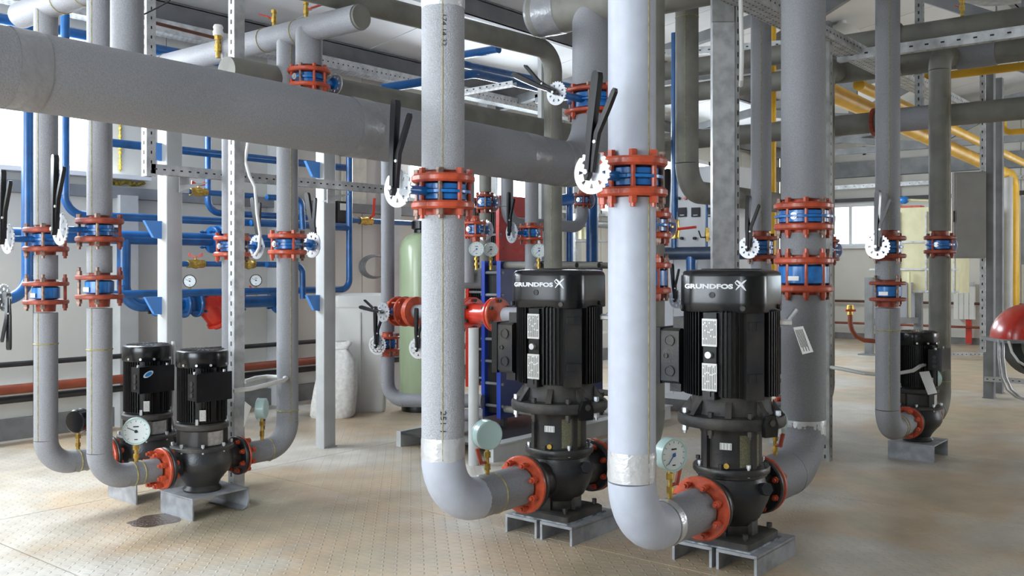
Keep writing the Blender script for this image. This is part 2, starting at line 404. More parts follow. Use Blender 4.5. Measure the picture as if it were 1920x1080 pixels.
def disc_mesh(R):
    key = ('disc', R)
    if key not in CACHE:
        b = MB(); n = 96; t = .0025; vs = []; ri = R*.74
        for k in range(n):
            a = 2*PI*k/n; ro = R
            if math.cos(a-PI*.22) > -.1: ro = R*(1.0 if k % 4 < 2 else .92)
            for (rr, x) in ((ri, -t), (ro, -t), (ro, t), (ri, t)): vs.append((x, rr*math.cos(a), rr*math.sin(a)))
        b.add(vs, [(4*k+j, 4*k+(j+1) % 4, 4*((k+1) % n)+(j+1) % 4, 4*((k+1) % n)+j) for k in range(n) for j in range(4)])
        b.cyl((-t, 0, 0), (t, 0, 0), R*.52, n=24)
        for k in range(8):
            a = 2*PI*(k+.5)/8; c, s_ = math.cos(a), math.sin(a); wv = R*.20
            p = [(R*.45*c-wv*.8*s_, R*.45*s_+wv*.8*c), (R*.45*c+wv*.8*s_, R*.45*s_-wv*.8*c), (R*.79*c+wv*s_, R*.79*s_-wv*c), (R*.79*c-wv*s_, R*.79*s_+wv*c)]
            b.add([(-t, y, z) for y, z in p]+[(t, y, z) for y, z in p], [(3, 2, 1, 0), (4, 5, 6, 7), (0, 1, 5, 4), (1, 2, 6, 5), (2, 3, 7, 6), (3, 0, 4, 7)])
        CACHE[key] = b.mesh('notch_plate', zinc, ang=25)
    return CACHE[key]
def lever_meshes(L, mir):
    key = ('lev', round(L, 3), mir)
    if key not in CACHE:
        def strip(pts, ws, x0, x1, m, nm, bev=.003):
            b = MB(); n = len(pts); vs = []
            for i, ((y, z), wd) in enumerate(zip(pts, ws)):
                p0 = Vector(pts[max(i-1, 0)]); p1 = Vector(pts[min(i+1, n-1)]); d = (p1-p0).normalized(); q = Vector((-d.y, d.x))
                for (sgn, x) in ((-1, x0), (-.72, x1), (.72, x1), (1, x0)):
                    vs.append((x, (y+q.x*wd*sgn)*mir, z+q.y*wd*sgn))
            fs = [(4*i+j, 4*i+(j+1) % 4, 4*(i+1)+(j+1) % 4, 4*(i+1)+j) for i in range(n-1) for j in range(4)]
            fs += [(3, 2, 1, 0), tuple(4*(n-1)+j for j in range(4))]
            b.add(vs, fs); return b.mesh(nm, m, ang=25)
        k = L/.33
        main = strip([(0, -.028*k), (0, -.01*k), (0, .05*k), (-.004*k, .12*k), (-.004*k, .25*k), (-.003*k, L*.94), (-.003*k, L-.004), (-.003*k, L)],
                     [.004*k, .013*k, .011*k, .015*k, .019*k, .019*k, .015*k, .006*k], .004, .026*k, handle_m, 'lever')
        trg = strip([(.012*k, .0), (.014*k, .06*k), (.018*k, .13*k), (.052*k, .22*k), (.068*k, .265*k), (.071*k, .275*k)],
                    [.010*k, .010*k, .011*k, .011*k, .010*k, .004*k], .002, .018*k, handle_m, 'trigger')
        CACHE[key] = (main, trg)
    return CACHE[key]
def valve(label, c, h, D, rp, saz=None, slen=.17, lev=.33, tilt=0, mir=1, nb=4, tk=.022, M=None, om=orange, check=False, name=None, neck=True, cat='valve', group=None, wbolt=.0135, boff=.0, dR=None):
    if wbolt == .0135: wbolt = .014; tk = .03
    """c centre; h half distance between flange centres; local z along the pipe, local x along the stem"""
    if M is None: M = Matrix.Rotation(saz or 0, 4, 'Z')
    r = thing(name or ('check_valve' if check else 'butterfly_valve'), c, label, cat, group, M)
    for z in (h, -h): inst('flange', flange_mesh(D, tk, rp*.7, om), r, (0, 0, z))
    br = rp*1.02; hh = h-tk/2-.002
    b = MB()
    if check:
        b.lathe([(br*.9, -hh), (br*1.12, -hh*.8), (br*1.12, hh*.8), (br*.9, hh)], 28); b.build('body', bluebody, r, local=True)
        pm = MB(); pm.box((0, 0, 0), (.001, .05, .02), None); pm.v = [(v[0]+br*1.12+.001, v[1], v[2]-hh*.35) for v in pm.v]
        pm.build('nameplate', plate_m, r, local=True)
        pm.v = []
    else:
        b.lathe([(br*.95, -hh), (br*1.1, -hh*.85), (br*1.1, -hh*.3), (br*1.02, -hh*.25), (br*1.02, hh*.25), (br*1.1, hh*.3), (br*1.1, hh*.85), (br*.95, hh)], 28)
        b.build('body', bluebody, r, local=True)
        g = MB(); rl = D/2*.86
        g.lathe([(br, -.005), (br*1.28, -.005), (br*1.28, .005), (br, .005)], 28)
        g.box((0, 0, 0), (rl*1.9, br*1.0, .012)); g.build('locating_ring', bluebody, r, local=True)
        s = MB(); s.cyl((br*.8, 0, 0), (slen-.012, 0, 0), hh*.5 if hh*.5 < .022 else .022, n=16)
        s.cyl((slen-.02, 0, 0), (slen-.004, 0, 0), .03, n=20); s.build('stem_housing', bluebody, r, local=True)
        cap = MB(); cap.cyl((-br*1.0, 0, 0), (-D/2*.86, 0, 0), .016, n=14); cap.cyl((-D/2*.86, 0, 0), (-D/2*.86-.006, 0, 0), .010, n=14)
        cap.build('stem_cap', zinc, r, local=True)
        if lev:
            k = lev/.33; R = dR or .068
            dd = inst('notch_plate', disc_mesh(round(R, 3)), r, (slen, 0, 0)); dd.rotation_euler = (tilt*.3, 0, 0)
            a, t_ = lever_meshes(lev, mir)
            lv = inst('lever', a, r, (slen+.012, 0, 0), (tilt, 0, 0)); tr = inst('trigger', t_, lv, (0, 0, 0))
            pb = MB(); pb.cyl((.004, 0, 0), (.032*k, 0, 0), .009*k, n=6); pb.cyl((.003, .018*k*mir, .10*k), (.024*k, .018*k*mir, .10*k), .006*k, n=8)
            pb.build('pivot_bolt', zinc, lv, local=True)
    L = 2*h+tk
    bm = bolt_mesh(L, wbolt, om if om is orange or om is rust else om, check)
    bm2 = bolt_mesh(L, wbolt, steelbolt, check)
    rb = D/2*.82
    for k in range(nb):
        a = 2*PI*(k+.5)/nb+boff
        inst('bolt', bm if (k*7+int(D*1000)) % 3 else bm2, r, (rb*math.cos(a), rb*math.sin(a), 0), (0, 0, a))
    if neck:
        n_ = MB(); ln = .045
        for z in (h, -h):
            sg = 1 if z > 0 else -1; n_ = MB(); n_.cyl((0, 0, z), (0, 0, z+sg*ln), rp*.84, rp*.78, n=24); n_.build('neck', om, r, local=True)
    return r
def flange_on(parent, c, d, D, tk, rp, om=orange, nb=8, black_side=None, wbolt=.013):
    """orange flange as part of a pipe; d = unit direction"""
    M = rot_to(d); fo = inst('flange', flange_mesh(D, tk, rp*.7, om), parent, Vector(c)-wloc(parent), M.to_euler())
    bm = bolt_mesh(tk*2.6, wbolt, om)
    for k in range(nb):
        a = 2*PI*(k+.5)/nb; q = Vector((D/2*.8*math.cos(a), D/2*.8*math.sin(a), 0)); inst('bolt', bm, fo, q)
    return fo
def pipe(label, pts, r, mt, bend=.2, gaps=(), bands=(), seam=None, group=None, name='insulated_pipe', cat='pipe', n=28, flanges=(), joints=(), elm=None, hm=None):
    segs = seamless_bend(pts, bend, 12)
    base = Vector(min(pts, key=lambda p: p[2]))
    rt = thing(name, base, label, cat, group)
    sn = 'sleeve' if name == 'insulated_pipe' else 'tube'
    single = len(segs) == 1 and not gaps
    for s in segs:
        if s[0] == 'b':
            MB().tube(s[1], r*1.015 if sn == 'sleeve' else r, n).build('elbow', elm or mt, rt)
        else:
            a, b = s[1], s[2]; d = (b-a); L = d.length
            if L < .005: continue
            d.normalize(); cuts = [(0, L)]
            if gaps and abs(d.z) > .9:
                for g0, g1 in gaps:
                    lo = min((g0-a.z)/d.z, (g1-a.z)/d.z); hi = max((g0-a.z)/d.z, (g1-a.z)/d.z); nc = []
                    for c0, c1 in cuts:
                        if hi <= c0 or lo >= c1: nc.append((c0, c1)); continue
                        if lo > c0: nc.append((c0, lo))
                        if hi < c1: nc.append((hi, c1))
                    cuts = nc
            for c0, c1 in cuts:
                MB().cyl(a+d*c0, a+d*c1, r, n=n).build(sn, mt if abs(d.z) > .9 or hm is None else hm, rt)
                if seam is not None and abs(d.z) > .9:
                    u = Vector((math.cos(seam), math.sin(seam), 0))*(r*.998); MB().tube([a+d*(c0+(c1-c0)*k/12)+u*(1+.004*math.sin(k*2.1)) for k in range(13)], .0022, 6).build('glue_seam', glue, rt)
    for (p, d, wd, m_) in bands:
        p = Vector(p); d = Vector(d).normalized(); q = MB(); K = 7; R = r*1.02; path = [p+d*(wd*(k/(K-1)-.5)) for k in range(K)]
        u = d.orthogonal().normalized(); w_ = d.cross(u); vs = []; nn = 40
        for k in range(K):
            for j in range(nn):
                a = 2*PI*j/nn; rr = R+.0022*noise.noise(Vector((math.cos(a)*3, math.sin(a)*3, k*.7+p.z*9)))+(0 if 0 < k < K-1 else -.001)
                vs.append(path[k]+(u*math.cos(a)+w_*math.sin(a))*rr)
        q.add(vs, [(k*nn+j, k*nn+(j+1) % nn, (k+1)*nn+(j+1) % nn, (k+1)*nn+j) for k in range(K-1) for j in range(nn)]); q.build('tape_band', m_, rt, ang=25)
    for (p, d) in joints:
        d = Vector(d).normalized(); MB().torus(p, r*1.0, .0035, rot_to(d), 32, 6).build('glue_joint', glue, rt)
    for (p, d, D, tk) in flanges: flange_on(rt, p, d, D, tk, r)
    return rt
def gauge(label, p, az, h=.09, R=.05, case=gaugec, tap=orange, tapdir=1, needle=2.4, grp=None, tapon=True, dark=False, printed=True):
    """p: point on the pipe; az: direction the dial faces"""
    p = Vector(p); M = Matrix.Rotation(az, 4, 'Z'); r = thing('pressure_gauge', p, label, 'gauge', grp, M)
    b = MB(); b.cyl((0, 0, -.01), (0, 0, h*.25), .009, n=10); b.cyl((0, 0, h*.22), (0, 0, h*.45), .013, n=6); b.cyl((0, 0, h*.4), (0, 0, h), .008, n=10); b.cyl((0, 0, h*.68), (0, 0, h*.9), .014, n=6)
    b.build('brass_cock', brass, r, local=True)
    if tapon:
        t_ = MB(); s = tapdir; t_.cyl((0, 0, h*.5), (0, .028*s, h*.5), .006, n=8); t_.bar((0, .028*s, h*.46), (0, .045*s, h*1.05), .010, .014); t_.build('tap_handle', tap, r, local=True)
    cz = h+R*.98; Mx = Matrix.Rotation(PI/2, 4, 'Y'); T = R*.42
    c = MB(); c.lathe([(R*.9, -T), (R, -T*.8), (R, T*.8), (R*1.03, T*.85), (R*1.03, T), (R*.93, T), (R*.9, T*.8)], 40, (0, 0, cz), Mx); c.build('case', case, r, local=True)
    d = MB(); d.cyl((T*.7, 0, cz), (T*.84, 0, cz), R*.92, n=40); dial = d.build('dial', dialm, r, local=True)
    m = MB(); x = T*.86
    for k in range(11):
        a = D2R(-135+27*k); y, z = math.sin(a), math.cos(a)
        m.bar((x, y*R*.72, cz+z*R*.72), (x, y*R*.85, cz+z*R*.85), R*.03, .0006, (1, 0, 0))
    if printed:
        m.box((x, 0, cz+R*.36), (.0008, R*.4, R*.09)); m.box((x, 0, cz-R*.62), (.0008, R*.24, R*.07))
    m.build('scale_marks', inkm, dial, local=True, kind='stuff')
    nd = MB(); a = needle; y, z = math.sin(a), math.cos(a)
    nd.bar((x+.001, -y*R*.18, cz-z*R*.18), (x+.001, y*R*.7, cz+z*R*.7), R*.05, .001, (1, 0, 0)); nd.cyl((x, 0, cz), (x+.003, 0, cz), R*.12, n=12); nd.build('needle', inkblue if not dark else inkm, dial, local=True)
    return r

# ------------------------------------------------------------------ text helper
def text_mesh(s, size, ext=.0006, sx=1.0, off=0.0):
    cu = bpy.data.curves.new('t', 'FONT'); cu.body = s; cu.size = size; cu.extrude = ext; cu.offset = off; cu.resolution_u = 3
    o = bpy.data.objects.new('t', cu); COL.objects.link(o); dg = bpy.context.evaluated_depsgraph_get(); dg.update()
    me = bpy.data.meshes.new_from_object(o.evaluated_get(dg)); bpy.data.objects.remove(o)
    vs = [Vector((v.co.x*sx, v.co.y, v.co.z)) for v in me.vertices]; fs = [tuple(p.vertices) for p in me.polygons]
    return vs, fs

# ------------------------------------------------------------------ big pump
def rsq(a, rc, n=10):
    """rounded square outline (ccw) starting at +x side"""
    out = []
    for q in range(4):
        cx, cy = [(a-rc, a-rc), (-(a-rc), a-rc), (-(a-rc), -(a-rc)), (a-rc, -(a-rc))][q]
        for k in range(n+1):
            th = PI/2*q+PI/2*k/n; out.append((cx+rc*math.cos(th), cy+rc*math.sin(th)))
    return out
def loft(rings):
    """rings: list of (list of (x,y), z)"""
    b = MB(); n = len(rings[0][0]); vs = [(x, y, z) for rg, z in rings for x, y in rg]; m = len(rings)
    b.add(vs, [(i*n+k, i*n+(k+1) % n, (i+1)*n+(k+1) % n, (i+1)*n+k) for i in range(m-1) for k in range(n)]+[tuple(range(n-1, -1, -1)), tuple((m-1)*n+k for k in range(n))])
    return b
def surf_pt(a, rc, s, off):
    """point at arc length s from the middle of the -x face, positive towards -y"""
    fl_ = a-rc; q = rc*PI/2; sg = 1 if s >= 0 else -1; s = abs(s)
    if s <= fl_: return Vector((-a-off, -sg*s, 0))
    s -= fl_
    if s <= q:
        th = s/rc; return Vector((-(a-rc)-(rc+off)*math.cos(th), -sg*((a-rc)+(rc+off)*math.sin(th)), 0))
    s -= q; return Vector((-(a-rc)+s, -sg*(a+off), 0))
MX = Matrix.Rotation(-PI/2, 4, 'Y')   # local z -> -x
def nameplate(parent, R, th, z, w_, h_, lines=9):
    """metal plate with printed rows lying on the motor"""
    M = Matrix.Translation((R*math.cos(th), R*math.sin(th), z)) @ Matrix.Rotation(th, 4, 'Z')
    b = MB(M); b.prism([(-h_/2, -w_/2), (h_/2, -w_/2), (h_/2, w_/2), (-h_/2, w_/2)], 0, .003, Matrix.Rotation(PI/2, 4, 'Y')); p = b.build('nameplate', plate_m, parent, local=True)
    t_ = MB(M); random.seed(int(z*1000)+lines)
    for k in range(lines):
        y = -w_/2*.8+w_*.8*k/(lines-1); z0 = -h_/2*.86
        while z0 < h_/2*.8:
            L = h_*random.uniform(.15, .55); z1 = min(z0+L, h_/2*.86)
            t_.span((.003, y-w_*.018, z0), (.0036, y+w_*.018, z1)); z0 = z1+h_*.05
    t_.build('printing', inkm, p, local=True, kind='stuff')
def big_pump(c, label, tagged):
    r = thing('inline_pump', c, label, 'pump'); cx, cy = c[0], c[1]
    def B(): return MB()
    def L_(b, nm, m, p=None, **k): return b.build(nm, m, p or r, local=True, **k)
    L_(B().add([(x, y, z) for z, s in ((.084, .14), (.108, .14), (.114, .133)) for x, y in rsq(s, .02, 3)], [(i*16+k, i*16+(k+1) % 16, (i+1)*16+(k+1) % 16, (i+1)*16+k) for i in range(2) for k in range(16)]+[tuple(range(15, -1, -1)), tuple(32+k for k in range(16))]), 'base_plate', dustcast)
    for sx in (-1, 1):
        for sy in (-1, 1): inst('bolt', bolt_mesh(.02, .011, dustcast), r, (sx*.11, sy*.11, .112))
    v = B(); v.lathe([(.085, .11), (.088, .12), (.085, .15), (.11, .175), (.128, .21), (.142, .245), (.15, .27), (.146, .295), (.132, .315), (.128, .335), (.138, .34), (.138, .352)], 40)
    v.box((-.0, -.085, .15), (.05, .03, .085)); v.box((-.085, 0, .15), (.03, .05, .085)); L_(v, 'volute', cast)
    for s, nm in ((-1, 'inlet_nozzle'), (1, 'outlet_nozzle')):
        n_ = B(); n_.lathe([(.085, 0), (.074, .10), (.078, .20), (.085, .222)], 28, (0, 0, .25), Matrix.Rotation(s*PI/2, 4, 'Y')); L_(n_, nm, cast)
        fo = inst('pump_flange', flange_mesh(.235, .024, .05, cast), r, (s*.234, 0, .25), (0, PI/2, 0))
    pf = B(); pf.cyl((0, -.12, .29), (-.03, -.165, .305), .026, n=6); L_(pf, 'drain_plug', cast)
    L_(B().lathe([(.13, .352), (.148, .352), (.15, .357), (.15, .372), (.147, .377), (.12, .379)], 40), 'seal_ring', cast)
    for k in range(8):
        a = 2*PI*(k+.2)/8; inst('bolt', bolt_mesh(.012, .009, zinc if k % 2 else dustcast), r, (.137*math.cos(a), .137*math.sin(a), .378))
    # lantern
    la = B(); n = 40; la.lathe([(.118, .378), (.118, .50), (.13, .525), (.165, .54)], 40); L_(la, 'lantern', cast)
    for k in range(4):
        a = PI/4+PI/2*k+D2R(22); M = Matrix.Rotation(a, 4, 'Z'); q = MB(M); q.box((.122, 0, .45), (.022, .022, .15)); L_(q, 'lantern_rib', cast)
    q = MB(Matrix.Rotation(D2R(243), 4, 'Z')); 
    vs = []
    for z in (.385, .512):
        for k in range(9):
            a = D2R(-22+44*k/8); vs.append((.1215*math.cos(a), .1215*math.sin(a), z))
    q.add(vs, [(k, k+1, 10+k, 9+k) for k in range(8)]); L_(q, 'guard_screen', mat('perforated_brass_screen', (.22, .21, .13), .4, metal=.5, var=.3, vscale=200, bump=.6, bscale=300))
    nameplate(r, .119, D2R(196), .465, .045, .026, 4)
    pl = MB(Matrix.Rotation(D2R(198), 4, 'Z')); pl.cyl((.118, 0, .392), (.136, 0, .392), .011, n=8); L_(pl, 'vent_plug', brass)
    # motor flange + bell
    L_(B().lathe([(.165, .535), (.205, .538), (.21, .545), (.21, .572), (.205, .58), (.165, .586)], 44), 'motor_flange', dustcast)
    bell = B(); bell.lathe([(.165, .584), (.158, .60), (.152, .645), (.155, .66)], 40)
    for k in range(8):
        a = 2*PI*(k+.5)/8; M = Matrix.Rotation(a, 4, 'Z'); bb = [M @ Vector(v) for v in ((.155, -.012, .584), (.2, -.012, .584), (.158, -.012, .64), (.155, .012, .584), (.2, .012, .584), (.158, .012, .64))]
        bell.add(bb, [(0, 1, 2), (5, 4, 3), (0, 3, 4, 1), (1, 4, 5, 2), (2, 5, 3, 0)])
    L_(bell, 'bell_housing', dustcast)
    for k in range(8):
        a = 2*PI*(k+.05)/8; inst('bolt', bolt_mesh(.05, .012, zinc if k % 3 == 0 else dustcast), r, (.19*math.cos(a), .19*math.sin(a), .56))
    q = MB(Matrix.Rotation(D2R(247), 4, 'Z')); q.prism([(-.03, 0), (.03, 0), (.034, .045), (.02, .078), (-.02, .078), (-.034, .045)], .205, .225, Matrix(((0, 0, 1, 0), (1, 0, 0, 0), (0, 1, 0, 0), (0, 0, 0, 1)))); q.v = [(v[0], v[1], v[2]+.515) for v in q.v]; L_(q, 'lifting_lug', black)
    q = MB(Matrix.Rotation(D2R(247), 4, 'Z')); q.cyl((.224, .004, .568), (.228, .004, .568), .013, n=16); L_(q, 'lug_hole', dustcast)
    # motor
    L_(B().lathe([(.150, .655), (.168, .66), (.168, .99), (.15, .995)], 40), 'motor_body', black)
    f = B()
    pads = [(180, 13), (235, 17), (90, 34), (0, 14)]
    for k in range(72):
        a = 5*k
        if any(abs((a-p+180) % 360-180) < w_ for p, w_ in pads): continue
        M = Matrix.Rotation(D2R(a), 4, 'Z'); g = MB(M); g.box((.176, 0, .822), (.022, .0045, .325)); f.v_off = 0; o = len(f.v); f.v += g.v; f.f += [tuple(i+o for i in q_) for q_ in g.f]
    L_(f, 'cooling_fins', black, kind='stuff')
    for a, w_ in ((180, .055), (235, .075)):
        q = MB(Matrix.Rotation(D2R(a), 4, 'Z')); q.box((.168, 0, .815), (.03, w_, .33)); L_(q, 'motor_pad', cast if a == 235 else black)
    for z in (.93, .735):
        q = MB(Matrix.Rotation(D2R(235), 4, 'Z')); q.box((.186, 0, z), (.012, .06, .03)); q.box((.188, 0, z), (.014, .003, .03)); L_(q, 'pad_clip', cast)
    nameplate(r, .184, PI, .905, .062, .105, 9); nameplate(r, .184, PI, .735, .062, .105, 8)
    q = MB(); q.cyl((-.17, 0, .82), (-.20, 0, .82), .013, n=12); L_(q, 'grease_plug', zinc)
    q = MB(); q.box((-.185, 0, .665), (.02, .05, .03)); q.box((-.19, 0, .672), (.02, .02, .02)); L_(q, 'foot_lug', cast)
    # terminal box on +y
    tb = loft([([(x*.9, .165+.1*0+y) for x, y in [(-.125, 0), (.125, 0), (.125, .085), (-.125, .085)]], .69), ([(-.125, .165), (.125, .165), (.125, .25), (-.125, .25)], .70), ([(-.125, .165), (.125, .165), (.125, .25), (-.125, .25)], .90), ([(-.11, .165), (.11, .165), (.11, .24), (-.11, .24)], .91)])
    t = tb.build('terminal_box', cast, r, local=True)
    q = B(); q.box((0, .262, .80), (.26, .03, .225)); L_(q, 'lid', black, t)
    for y, z, rr in ((.205, .862, .022), (.222, .80, .010), (.205, .74, .022)):
        q = B(); q.lathe([(rr, 0), (rr, .007), (rr*.85, .007), (rr*.8, .004), (.001, .004)], 24, (-.125, y, z), MX); L_(q, 'knockout_plug', cast, t)
    q = B(); q.box((-.02, .2, .675), (.14, .05, .04)); L_(q, 'box_foot', cast, t); q = B(); q.box((-.03, .185, .93), (.12, .05, .05)); L_(q, 'box_neck', cast, t)
    # fan cover
    A, RC = .172, .085
    sc = lambda k, dr: rsq(A*k-dr, max(.02, RC*k-dr*.5), 10)
    cov = loft([(sc(1, .002), .982), (sc(1, 0), .985), (sc(1, 0), 1.02), (sc(1, .001), 1.118), (sc(1, .004), 1.13), (sc(1, .012), 1.139), (sc(1, .03), 1.143), (sc(.55, 0), 1.146)])
    fc = cov.build('fan_cover', blackcap, r, local=True, ang=50)
    gr = B()
    for k in range(9): gr.torus((0, 0, 1.147), .02+.012*k, .0018, None, 28, 5)
    L_(gr, 'fan_grille', dustcast, fc, kind='stuff')
    # lettering wrapped on the -x face
    vs, fs = text_mesh('GRUNDFOS', .0235, .0004, 1.62, .0012)
    wd = max(v.x for v in vs); s0 = -.135; k_ = .198/wd; b = B(); out = []
    for v_ in vs:
        p = surf_pt(A, RC, s0+v_.x*k_, .0012+v_.z); out.append((p.x, p.y, 1.073+v_.y))
    b.add(out, fs); L_(b, 'lettering', mat('white_print', (.85, .86, .9), .4), fc, ang=80)
    lg = B()
    def stroke(pts, ws):
        m = len(pts); vs = []
        for i in range(m):
            p0 = Vector(pts[max(i-1, 0)]); p1 = Vector(pts[min(i+1, m-1)]); d = (p1-p0).normalized(); q = Vector((-d.y, d.x))*ws[i]
            for sg in (1, -1):
                u = pts[i][0]+q.x*sg; zz = pts[i][1]+q.y*sg; P_ = surf_pt(A, RC, u, .0016); vs.append((P_.x, P_.y, 1.085+zz))
        lg.add(vs, [(2*i, 2*i+1, 2*i+3, 2*i+2) for i in range(m-1)])
    X = .09
    stroke([(X-.019, .012), (X-.012, .018), (X-.004, .012), (X+.006, 0), (X+.016, -.013), (X+.021, -.019)], [.001, .003, .004, .0045, .003, .001])
    stroke([(X-.017, -.017), (X-.007, -.006), (X+.004, .005), (X+.014, .014), (X+.023, .021)], [.001, .003, .0035, .0035, .0008])
    stroke([(X-.02, .012), (X-.013, .003), (X-.004, -.001), (X+.004, .001)], [.0016, .002, .0016, .0008])
    L_(lg, 'logo_mark', MATS['white_print'], fc)
    for s_ in (-.15, .10, -.36, .36):
        P_ = surf_pt(A, RC, s_, .001); P2 = surf_pt(A, RC, s_, .009); q = B(); q.cyl((P_.x, P_.y, .999), (P2.x, P2.y, .999), .010, n=14); L_(q, 'screw', dustcast, fc)
    P_ = surf_pt(A, RC, -.02, .0005); q = B(); q.lathe([(.012, 0), (.012, .003), (.008, .003), (.007, .001)], 18, (P_.x, P_.y, 1.048), MX); L_(q, 'cover_plug', black, fc)
    fc.rotation_euler = (0, 0, D2R(8))
    # side cable fitting towards -y side
    th = D2R(292); q = B(); p0 = Vector((.18*math.cos(th), .18*math.sin(th), .94)); e = Vector((math.cos(th), math.sin(th), 0))
    q.cyl(p0, p0+e*.05, .014, n=6); q.cyl(p0+e*.03+Vector((0, 0, .0)), p0+e*.05+Vector((.02, -.01, .05)), .01, n=8); L_(q, 'grease_nipple', zinc)
    if tagged:
        q = B(); o = p0+e*.055; q.add([o+Vector(v) for v in ((.0, 0, -.02), (.024, -.030, -.015), (.052, -.06, -.115), (.022, -.028, -.125))], [(0, 1, 2, 3)])
        a, b_, c_, d_ = [o+Vector(v) for v in ((.0, 0, -.02), (.024, -.030, -.015), (.052, -.06, -.115), (.022, -.028, -.125))]
        q = B(); nrm = (b_-a).cross(d_-a).normalized()*.0006; q.add([a, b_, c_, d_, a+nrm, b_+nrm, c_+nrm, d_+nrm], [(3, 2, 1, 0), (4, 5, 6, 7), (0, 1, 5, 4), (1, 2, 6, 5), (2, 3, 7, 6), (3, 0, 4, 7)])
        tg = L_(q, 'paper_tag', paper)
        q = B(); sgn = 1 if nrm.dot(Vector((-1, -.3, 0))) > 0 else -1
        for k in range(6):
            u0 = .14+.13*k; s1 = a+(b_-a)*u0+(d_-a)*.1; s2 = a+(b_-a)*u0+(d_-a)*(.9 if k % 2 else .75); off = nrm*(1.8 if sgn > 0 else -.8)
            q.bar(s1+off, s2+off, .0022, .0004, nrm)
        L_(q, 'tag_print', inkm, tg, kind='stuff')
    return r
def channel_stand(c, label):
    r = thing('pump_stand', c, label, 'stand')
    for y0, y1, sg in ((-.178, -.012, 1), (.006, .178, -1)):
        m = MB(); m.span((-.155, y0, .066), (.205, y1, .078)); m.span((-.155, y0, 0), (.205, y0+.011, .068)); m.span((-.155, y1-.011, 0), (.205, y1, .068)); m.build('channel_beam', standm, r, local=True)
    MB().span((-.145, -.145, .078), (.15, .145, .084)).build('packing_plate', mat('flaking_pale_paint', (.42, .46, .50), .5, col2=(.04, .04, .045), vscale=22), r, local=True)
    return r
PR = Vector((3.469, 1.689, 0)); PM = Vector((3.346, 2.452, 0)); PM.x = 3.36
big_pump(PR, 'large black vertical pump at the right front, white paper tag hanging from its side', True)
big_pump(PM, 'large black vertical pump left of the pale foreground pipe, between two gauged elbows', False)
channel_stand(PR, 'grey channel steel stand under the nearest pump with the paper tag, at the bottom edge')
channel_stand(PM, 'grey channel steel stand under the middle large pump')

